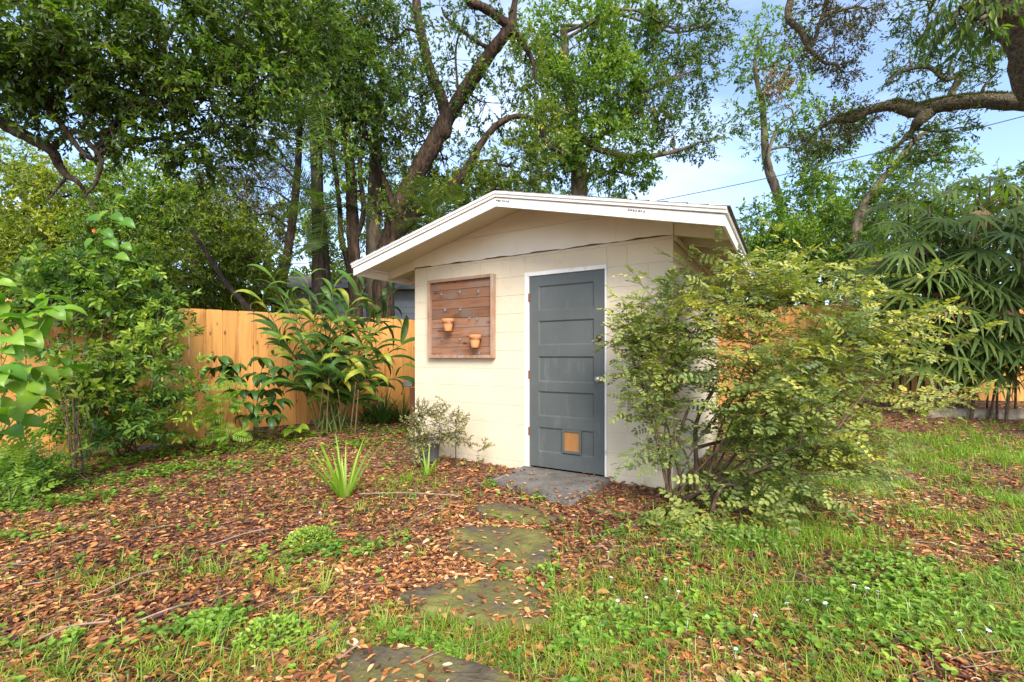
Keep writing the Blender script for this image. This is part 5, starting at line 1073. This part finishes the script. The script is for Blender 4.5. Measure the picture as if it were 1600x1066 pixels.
# ================================================================== GINGER CLUMP
org = G(520, 672); t = thing('ginger_clump', 'tall shell ginger clump with long dark glossy leaves against the fence', 'ginger plant', org); sm = MB(); it = []
gv = [biglf(.47, .088, k, r_=.15+.15*k, droop=.55+.3*(k % 3), nseg=9, stalk=.02, fold=.14) for k in range(6)]+[biglf(.42, .09, 11, r_=.97, droop=.9, nseg=9)]
canes = [(430,440,6.1),(455,470,6.2),(480,440,6.4),(500,480,6.2),(520,455,6.3),(545,480,6.1),(570,450,6.3),(585,480,6.2),(600,500,6.3),(560,520,6.),(440,520,6.),(475,540,5.9),(520,540,5.8),(600,560,6.1),(410,470,6.1),(535,500,6.2),(590,540,6.2),(610,460,6.4),(490,500,6.1),(575,590,6.0),(450,540,5.95),(620,590,6.3),(550,570,5.9),(500,580,5.8),(460,600,5.9),(625,540,6.4)]
for (a, b_, Y_) in canes:
    p0 = org+rng.normal(0, .13, 3)*[1, .6, 0]; tip = P(a, b_, Y_); c = arch(p0, tip, .3, 14, .01); tube(sm, c-org, np.linspace(.010, .005, 14), 6)
    dirx = tip[0]-p0[0]; nl = 13
    for q in range(nl):
        i_ = max(2, 13-int(q*.8)); s_ = 1 if q % 2 else -1; T = norm(c[min(i_, 13)]-c[i_-1]); side = np.array([.8*s_, rng.normal(0, .4), .3+.3*rng.normal()])
        it.append((c[i_], T*.75+side*(.55+.05*q), np.array([-.3*s_, -.5, .9])+rng.normal(0, .2, 3), rng.uniform(.7, 1.1), int(rng.integers(6)) if rng.uniform() > .05 else 6))
single_leaves(t, org, it, gv, M['ginger']); obj('canes', sm, M['cane'], t, smooth=True, kind='stuff')
for (a, b_, c1, d1) in [(548,672,556,598),(555,676,560,610),(498,668,505,600),(510,672,514,590),(536,665,528,610)]:
    dm_ = MB(); tube(dm_, [G(a, b_)-org, P(c1, d1, 6.0)-org], [.011, .006], 5, .1); obj('dead_cane', dm_, M['straw'], t)
# saplings with whorled leaves
def sapling(label, bp, tips_, Yd, bend=.05, sc=1.):
    org = G(*bp); t = thing('sapling', label, 'sapling', org, 0, 'whorled leaf saplings before the fence'); sm = MB(); it = []
    vv = [biglf(.25, .095, 20+k, r_=.15+.12*k, droop=.6, stalk=.02) for k in range(4)]
    c = arch(org, P(*tips_[0], Yd), bend, 10, .01); tube(sm, c-org, np.linspace(.008, .004, 10), 6)
    for (a, b_) in tips_:
        tip = P(a, b_, Yd+rng.normal(0, .05)); k = c[np.argmin(np.linalg.norm(c-tip, axis=1)+.4*(c[:, 2] > tip[2]))]; tube(sm, [k-org, (k+tip)/2-org+[0, 0, .01], tip-org], .0035, 5)
        for q in range(8):
            an = q*.785+rng.normal(0, .2); it.append((tip, (math.cos(an), math.sin(an)*.8, rng.uniform(-.35, .15)), (0, -.35, 1), rng.uniform(.7, 1.05)*sc, int(rng.integers(4))))
    single_leaves(t, org, it, vv, M['ginger']); obj('stem', sm, M['stem'], t)
sapling('slender sapling with whorls of dark oval leaves, behind the pale fern', (384, 693), [(342,558),(352,575),(362,590),(372,610),(380,630),(335,575),(385,650),(365,570)], 6.0)
sapling('sapling with a bare tan leaning stem and leaf whorls, just left of the ginger', (395, 690), [(410,560),(425,590),(418,610),(425,650),(440,575),(402,585),(432,625),(412,635),(400,610)], 6.0)
# feathery pale green plant (bipinnate)
def bipin(seed):
    q = np.random.default_rng(seed); mb = MB(); L = .26; tube(mb, [(0, 0, 0), (L*.5, 0, .01), (L, 0, -.04)], .002, 4, r=.3, cap=False)
    n = 11; t = np.linspace(.12, 1, n)
    for s_ in (-1, 1):
        p = np.stack([L*t, 0*t, .01-.05*t*t], -1); l = .085*np.sin(np.pi*np.clip(t*.75+.2, 0, 1))+.01
        leaves(mb, p, np.stack([.45+0*t, s_+0*t, q.normal(-.1, .12, n)], -1), np.tile([0, 0, 1.], (n, 1))+q.normal(0, .25, (n, 3)), l, .014, np.clip(.5+q.normal(0, .2, n), 0, 1), 'h', fold=.1, curl=.15)
    return mb
bp_ = [bipin(k) for k in range(3)]; org = G(345, 702); t = thing('feathery_plant', 'pale lime feathery leaved plant standing in front of the left fence', 'plant', org); sm = MB(); it = []
for (a, b_) in [(345,600),(330,620),(360,625),(340,650),(320,645),(370,600),(350,670),(330,680),(360,680)]:
    c = arch(org, P(a, b_, 5.75), .05, 8, .01); tube(sm, c-org, np.linspace(.006, .002, 8), 5, cap=False)
    for q in range(5): an = rng.uniform(0, 6.28); it.append((c[7-q//2], (math.cos(an), math.sin(an)*.5-.3, rng.uniform(-.3, .3)), (0, -.9, .7), rng.uniform(.6, .95), int(rng.integers(3))))
single_leaves(t, org, it, bp_, M['fern'], 'frond'); obj('stems', sm, M['cane'], t)
# bright broad seedling
org = G(462, 688); t = thing('seedling', 'low seedling with a few broad lime green leaves in front of the ginger', 'seedling', org); sm = MB(); it = []
for an in np.arange(0, 6.2, .9): it.append((org+[0, 0, .12+rng.uniform(0, .06)], (math.cos(an), math.sin(an)*.8-.2, .1), (0, -.5, 1), rng.uniform(.8, 1.15), 2)); 
tube(sm, [(0, 0, 0), (0, 0, .17)], .006, 5)
single_leaves(t, org, it, [biglf(.17, .13, 5, heart=True, r_=.95, droop=.4)], M['broad']); obj('stem', sm, M['cane'], t)
# ================================================================== STRAP-LEAF CLUMPS
def strap(name, label, org, n, L, W, lean, bend, mat, cat, rb_=.5, group=None, nseg=6, spread=.05):
    org = np.array(org); t = thing(name, label, cat, org, 0, group)
    for k in range(n):
        b = MB(); an = rng.uniform(0, 6.28); ln_ = rng.uniform(.1, 1)*lean; p = np.array([[math.cos(an)*spread*rng.uniform(0, 1), math.sin(an)*spread*rng.uniform(0, 1), -.01]])
        blades(b, p, np.array([[math.cos(an)*ln_, math.sin(an)*ln_, 1.]]), L*rng.uniform(.55, 1.1), W*rng.uniform(.7, 1.2), bend*rng.uniform(.5, 1.3), float(np.clip(rb_+rng.normal(0, .17), 0, 1)), nseg)
        obj('blade', b, mat, t)
    return t
strap('iris_clump', 'upright clump of yellow green sword leaves standing alone in the fallen leaves', G(538, 778), 30, .66, .032, .75, .3, M['grass'], 'iris plant', .62)
strap('strap_leaf_clump', 'small clump of strap leaves in front of the grey pot', G(668, 742), 13, .34, .02, .8, .5, M['grass'], 'plant', .55)
for (a, b_, lb_) in [(600,662,'dark arching grass clump beside the left shed corner'),(630,660,'dark grass clump against the shed wall behind the pot'),(575,655,'dark grass clump under the ginger leaves, further from the shed')]:
    strap('border_grass', lb_, G(a, b_), 95, .75, .022, .9, .8, M['ginger'], 'grass clump', .4, 'dark border grass clumps by the shed', spread=.14)
for (a, b_, Y_, lb_) in [(1165,672,6.4,'pale green grass mound under the shrub, nearer the shed wall'),(1215,672,6.6,'pale green grass mound under the shrub, in the middle'),(1262,668,6.8,'pale green grass mound under the shrub, further from the shed')]:
    x_ = (a-HX)/F*Y_; strap('border_grass', lb_, (x_, Y_, float(gz(x_, Y_))), 100, .75, .022, 1.0, .8, M['grass'], 'grass clump', .25, 'pale border grass mounds behind the shrub', spread=.16)
for (a, b_, n_, L_, lb_) in [(430,915,30,.16,'small tuft of grass left of the stepping stones among dry leaves'),(150,915,22,.13,'little grass tuft near the left edge in the leaves'),(345,898,24,.13,'grass tuft near the middle left of the leaf covered yard'),(505,930,30,.2,'wispy grass tuft left of the third stepping stone'),(600,990,36,.16,'grass tuft before the third stepping stone, on the left'),(690,985,30,.15,'grass tuft at the front edge of the third stepping stone'),
        (480,860,16,.15,'thin grass tuft below the mound of pale weed'),(640,750,26,.22,'grass tuft between the sword leaf clump and the pot'),(560,800,18,.14,'thin grass tuft just below the sword leaf clump'),(660,870,18,.13,'thin grass tuft left of the second stepping stone')]:
    strap('grass_tuft', lb_, G(a, b_), n_, L_, .005, .7, .6, M['grass'], 'grass', .6, 'grass tufts in the fallen leaves', 4, .03)
# pale weed mounds
def mound(label, a, b_, r_, h, n, lf=.022, mat='clover', rb_=.75):
    org = G(a, b_); t = thing('weed_mound', label, 'weed', org, 0, 'weed mounds in the fallen leaves'); mb = MB(); u = norm(rng.normal(0, 1, (n, 3))); u[:, 2] = np.abs(u[:, 2]); p = u*[r_, r_*.8, h]*rng.uniform(.5, 1, n)[:, None]**.5
    leaves(mb, p, rng.normal(0, 1, (n, 3))*[1, 1, .4]+u*.4, rng.normal(0, .4, (n, 3))+[0, -.2, 1], rng.uniform(.6, 1.2, n)*lf, rng.uniform(.4, .6, n)*lf, np.clip(rng.normal(rb_, .15, n), 0, 1), 'h', fold=.15)
    obj('foliage', mb, M[mat], t, kind='stuff'); sm = MB()
    for k in range(14): e_ = p[k]; tube(sm, [(0, 0, 0), e_*.6, e_], .0015, 3, cap=False)
    obj('stems', sm, M['cane'], t)
mound('round mound of tiny pale green weed leaves left of the stones', 485, 850, .17, .11, 800)
mound('low pale weed mound at the front edge of the yard by the near stone', 690, 1032, .10, .05, 300, .02)
mound('broad soft leaf weed in the leaves left of the near stone', 330, 985, .13, .07, 240, .042, rb_=.5)
mound('loose light green weed patch left of the near stone', 430, 1000, .16, .08, 500, .026)
mound('leafy weed mound at the right of the yard in the leaf litter', 1390, 900, .30, .09, 520, .030, rb_=.55)
mound('leafy weed mound near the lower right corner', 1500, 980, .34, .08, 520, .031, rb_=.6)
mound('spreading weed mound right of the wide pointed stone', 930, 975, .24, .07, 420, .026, rb_=.65)
mound('small green weed by the left edge of the concrete doorstep', 765, 762, .07, .08, 120, .03, rb_=.4)
mound('low weed mound under the big shrub, right of its stems', 1180, 850, .30, .08, 450, .030, rb_=.45)

# ================================================================== POT PLANT AT THE WALL
org = LW(-1.12, -.26, 0.0); org[2] = float(gz(org[0], org[1]))
gp = thing('grey_planter', 'grey round planter pot by the shed wall hidden under trailing succulent', 'plant pot', org)
obj('pot', lathe([(.001, .0), (.10, .0), (.105, .01), (.135, .22), (.150, .225), (.150, .26), (.130, .26), (.125, .22)], 28), M['greypot'], gp, smooth=True)
obj('soil', lathe([(.001, .228), (.125, .226)], 20), M['soil'], gp)
sv_ = [whorl(200+k, .030, .6, 8, .25+.12*k, 'h') for k in range(5)]
tg = [tuple([*q, 5.05]) for q in [(660,652),(680,640),(700,636),(715,645),(728,672),(735,705),(640,672),(625,700),(640,712),(705,655),(722,685),(738,715),(655,672),(670,690),(650,700),(665,705),(632,690)]]
bush('succulent', 'straggly jade-like succulent with grey green leaves spilling from the grey planter', (org[0], org[1], org[2]+.23), tg, sv_, M['succ'], M['stem'], 250, 4, .13, .05, r0=.007, up=.16, leafy=.1, partname='leaf_cluster', cat='succulent')
sk = MB(); p_ = LW(-.80, -.16, 0); tube(sk, [p_, p_+[0, 0, .30]], .006, 6); tag(obj('garden_stake', sk, M['stem']), 'thin dark stake under the trailing succulent beside the shed wall', 'stake')
# old tap on the side of the shed: small metal box on a bracket seen past the left corner
mbx = thing('metal_box', 'small grey metal box on a brown post past the left shed corner', 'box', (P(640, 600, 7.4)[0], 7.4, 0))
obj('post', MB().box(.0, .07, .0, .07, 0, .72), M['rust'], mbx)
obj('cover', bbox_mesh('cover', -.10, .06, -.05, .12, .745, .83, .008), M['steel'], mbx)

# ================================================================== FAN PALM CLUMP (right)
def fan(seed, L=.60, n=10, dead=False):
    q = np.random.default_rng(seed); mb = MB()
    a = np.linspace(-1.5, 1.5, n)+q.normal(0, .05, n); d = np.stack([np.cos(a), np.sin(a), .25+0*a], -1)
    pos = np.tile([.0, 0, 0], (n, 1))+d*.02
    blades(mb, pos, d, L*(1-.18*np.abs(a)/1.5)*q.uniform(.9, 1.08, n), .064 if not dead else .036, (2.5 if not dead else 3.5)*q.uniform(.7, 1.3, n), np.clip(q.normal(.42, .12, n), 0, .93), 6)
    tube(mb, [(-.30, 0, .04), (-.15, 0, .035), (0, 0, 0)], .003, 4, r=.5, cap=False); return mb
fv = [fan(300+k, .62) for k in range(5)]; fd = [fan(330+k, .40, 9, True) for k in range(2)]
def palmclump(label, canes_, basef, seed):
    org = basef; t = thing('fan_palm_clump', label, 'palm', org, 0, 'lady palm clumps along the right fence'); sm = MB(); it = []; dd = []
    for (a, b_, Y_) in canes_:
        tip = P(a, b_, Y_); p0 = np.array([tip[0]+rng.normal(0, .15), Y_+.1, 0.]); p0[2] = float(gz(p0[0], p0[1])); c = arch(p0, tip, .1, 12, .01); tube(sm, c-org, np.linspace(.016, .012, 12), 6)
        for q in range(15):
            i_ = 11-q//2; an = q*2.4+rng.uniform(0, 1); u = np.array([math.cos(an), math.sin(an)*.8-.35, rng.uniform(-.25, .40)]); u /= np.linalg.norm(u)
            p = c[i_]+u*.34; (dd if rng.uniform() < .05 else it).append((p, u+[0, 0, -.35], (u[0]*.9, u[1]*.9-.5, .8), rng.uniform(.75, 1.1), int(rng.integers(5))))
    single_leaves(t, org, it, fv, M['palm']); single_leaves(t, org, dd+[(P(1535,330,7.1), (0, -.3, -.6), (0, -1, .3), 1.1, 0)]*(seed == 1), fd, M['dead'], 'dead_leaf'); obj('canes', sm, M['stem'], t)
    return t
cnA = [(1410,350,7.6),(1450,320,7.4),(1430,400,7.3),(1480,290,7.6),(1470,370,7.2),(1400,430,7.6),(1440,470,7.2),(1490,440,7.1),(1420,310,7.9),(1390,390,7.9),(1500,350,7.3)]
cnB = [(1530,300,7.3),(1560,330,7.0),(1590,290,7.2),(1550,400,7.0),(1600,380,6.8),(1540,460,7.),(1590,460,6.8),(1640,320,7.0),(1640,440,6.8),(1575,500,7.),(1620,500,6.9),(1680,380,7),(1550,280,7.6)]
palmclump('lady palm clump with narrow drooping fan leaves, left part before the right fence', cnA, np.array([6.2, 7.7, float(gz(6.2, 7.7))]), 0)
palmclump('lady palm clump at the right edge with a dead brown hanging fan leaf', cnB, np.array([7.6, 7.4, float(gz(7.6, 7.4))]), 1)
# stone edging under the palms
for (x0, w_, lb_) in [(6.62,.34,'short pale upright edging stone at the left end of the row under the palms'),(7.0,.75,'long weathered edging block in the middle of the row under the palms'),(7.8,.9,'weathered edging block at the right edge of view under the palms')]:
    z_ = float(gz(x0, 7.25)); me = bbox_mesh('edging_stone', -w_/2, w_/2, -.08, .08, -.05, .13, .02, 2)
    bm = bmesh.new(); bm.from_mesh(me); bmesh.ops.subdivide_edges(bm, edges=bm.edges, cuts=2)
    for v in bm.verts: v.co += Vector(rng.normal(0, .008, 3))
    bm.to_mesh(me); bm.free()
    o = obj('edging_stone', me, M['edging']); o.location = (x0, 7.25-.03*(x0-6.6), z_); tag(o, lb_, 'edging stone', 'edging stones under the palms')
# a few large individual fallen leaves
big = [(640,1028,'tan','large tan leaf lying on the nearest stepping stone',.9),(300,1030,'orange','large orange leaf lying in the litter near the bottom left',.6),(563,1031,'yellow','small yellow leaf on the nearest stepping stone',.95),(520,1050,'orange','bright orange leaf standing at the left edge of the nearest stone',.62),(757,918,'orange','orange leaf at the back edge of the wide pointed stone',.6),(728,916,'orange','leaning orange leaf left on the wide pointed stone',.62)]
for (a, b_, nm, lb_, r_) in big:
    v = biglf(.075, .034, a, r_=r_, droop=.25, nseg=6, stalk=.012, wave=.08); me = v.mesh('fallen_leaf', smooth=True); me.materials.append(M['litter'])
    o = bpy.data.objects.new('fallen_leaf', me); o.location = G(a, b_, .048); o.rotation_euler = (random.uniform(-.25, .1), random.uniform(-.2, .2), random.uniform(0, 6.28)); link(o); tag(o, lb_, 'leaf')
tot = sum(len(m.loops)-2*len(m.polygons) for m in bpy.data.meshes)
print('TRIS unique', tot, 'objects', len(bpy.data.objects))
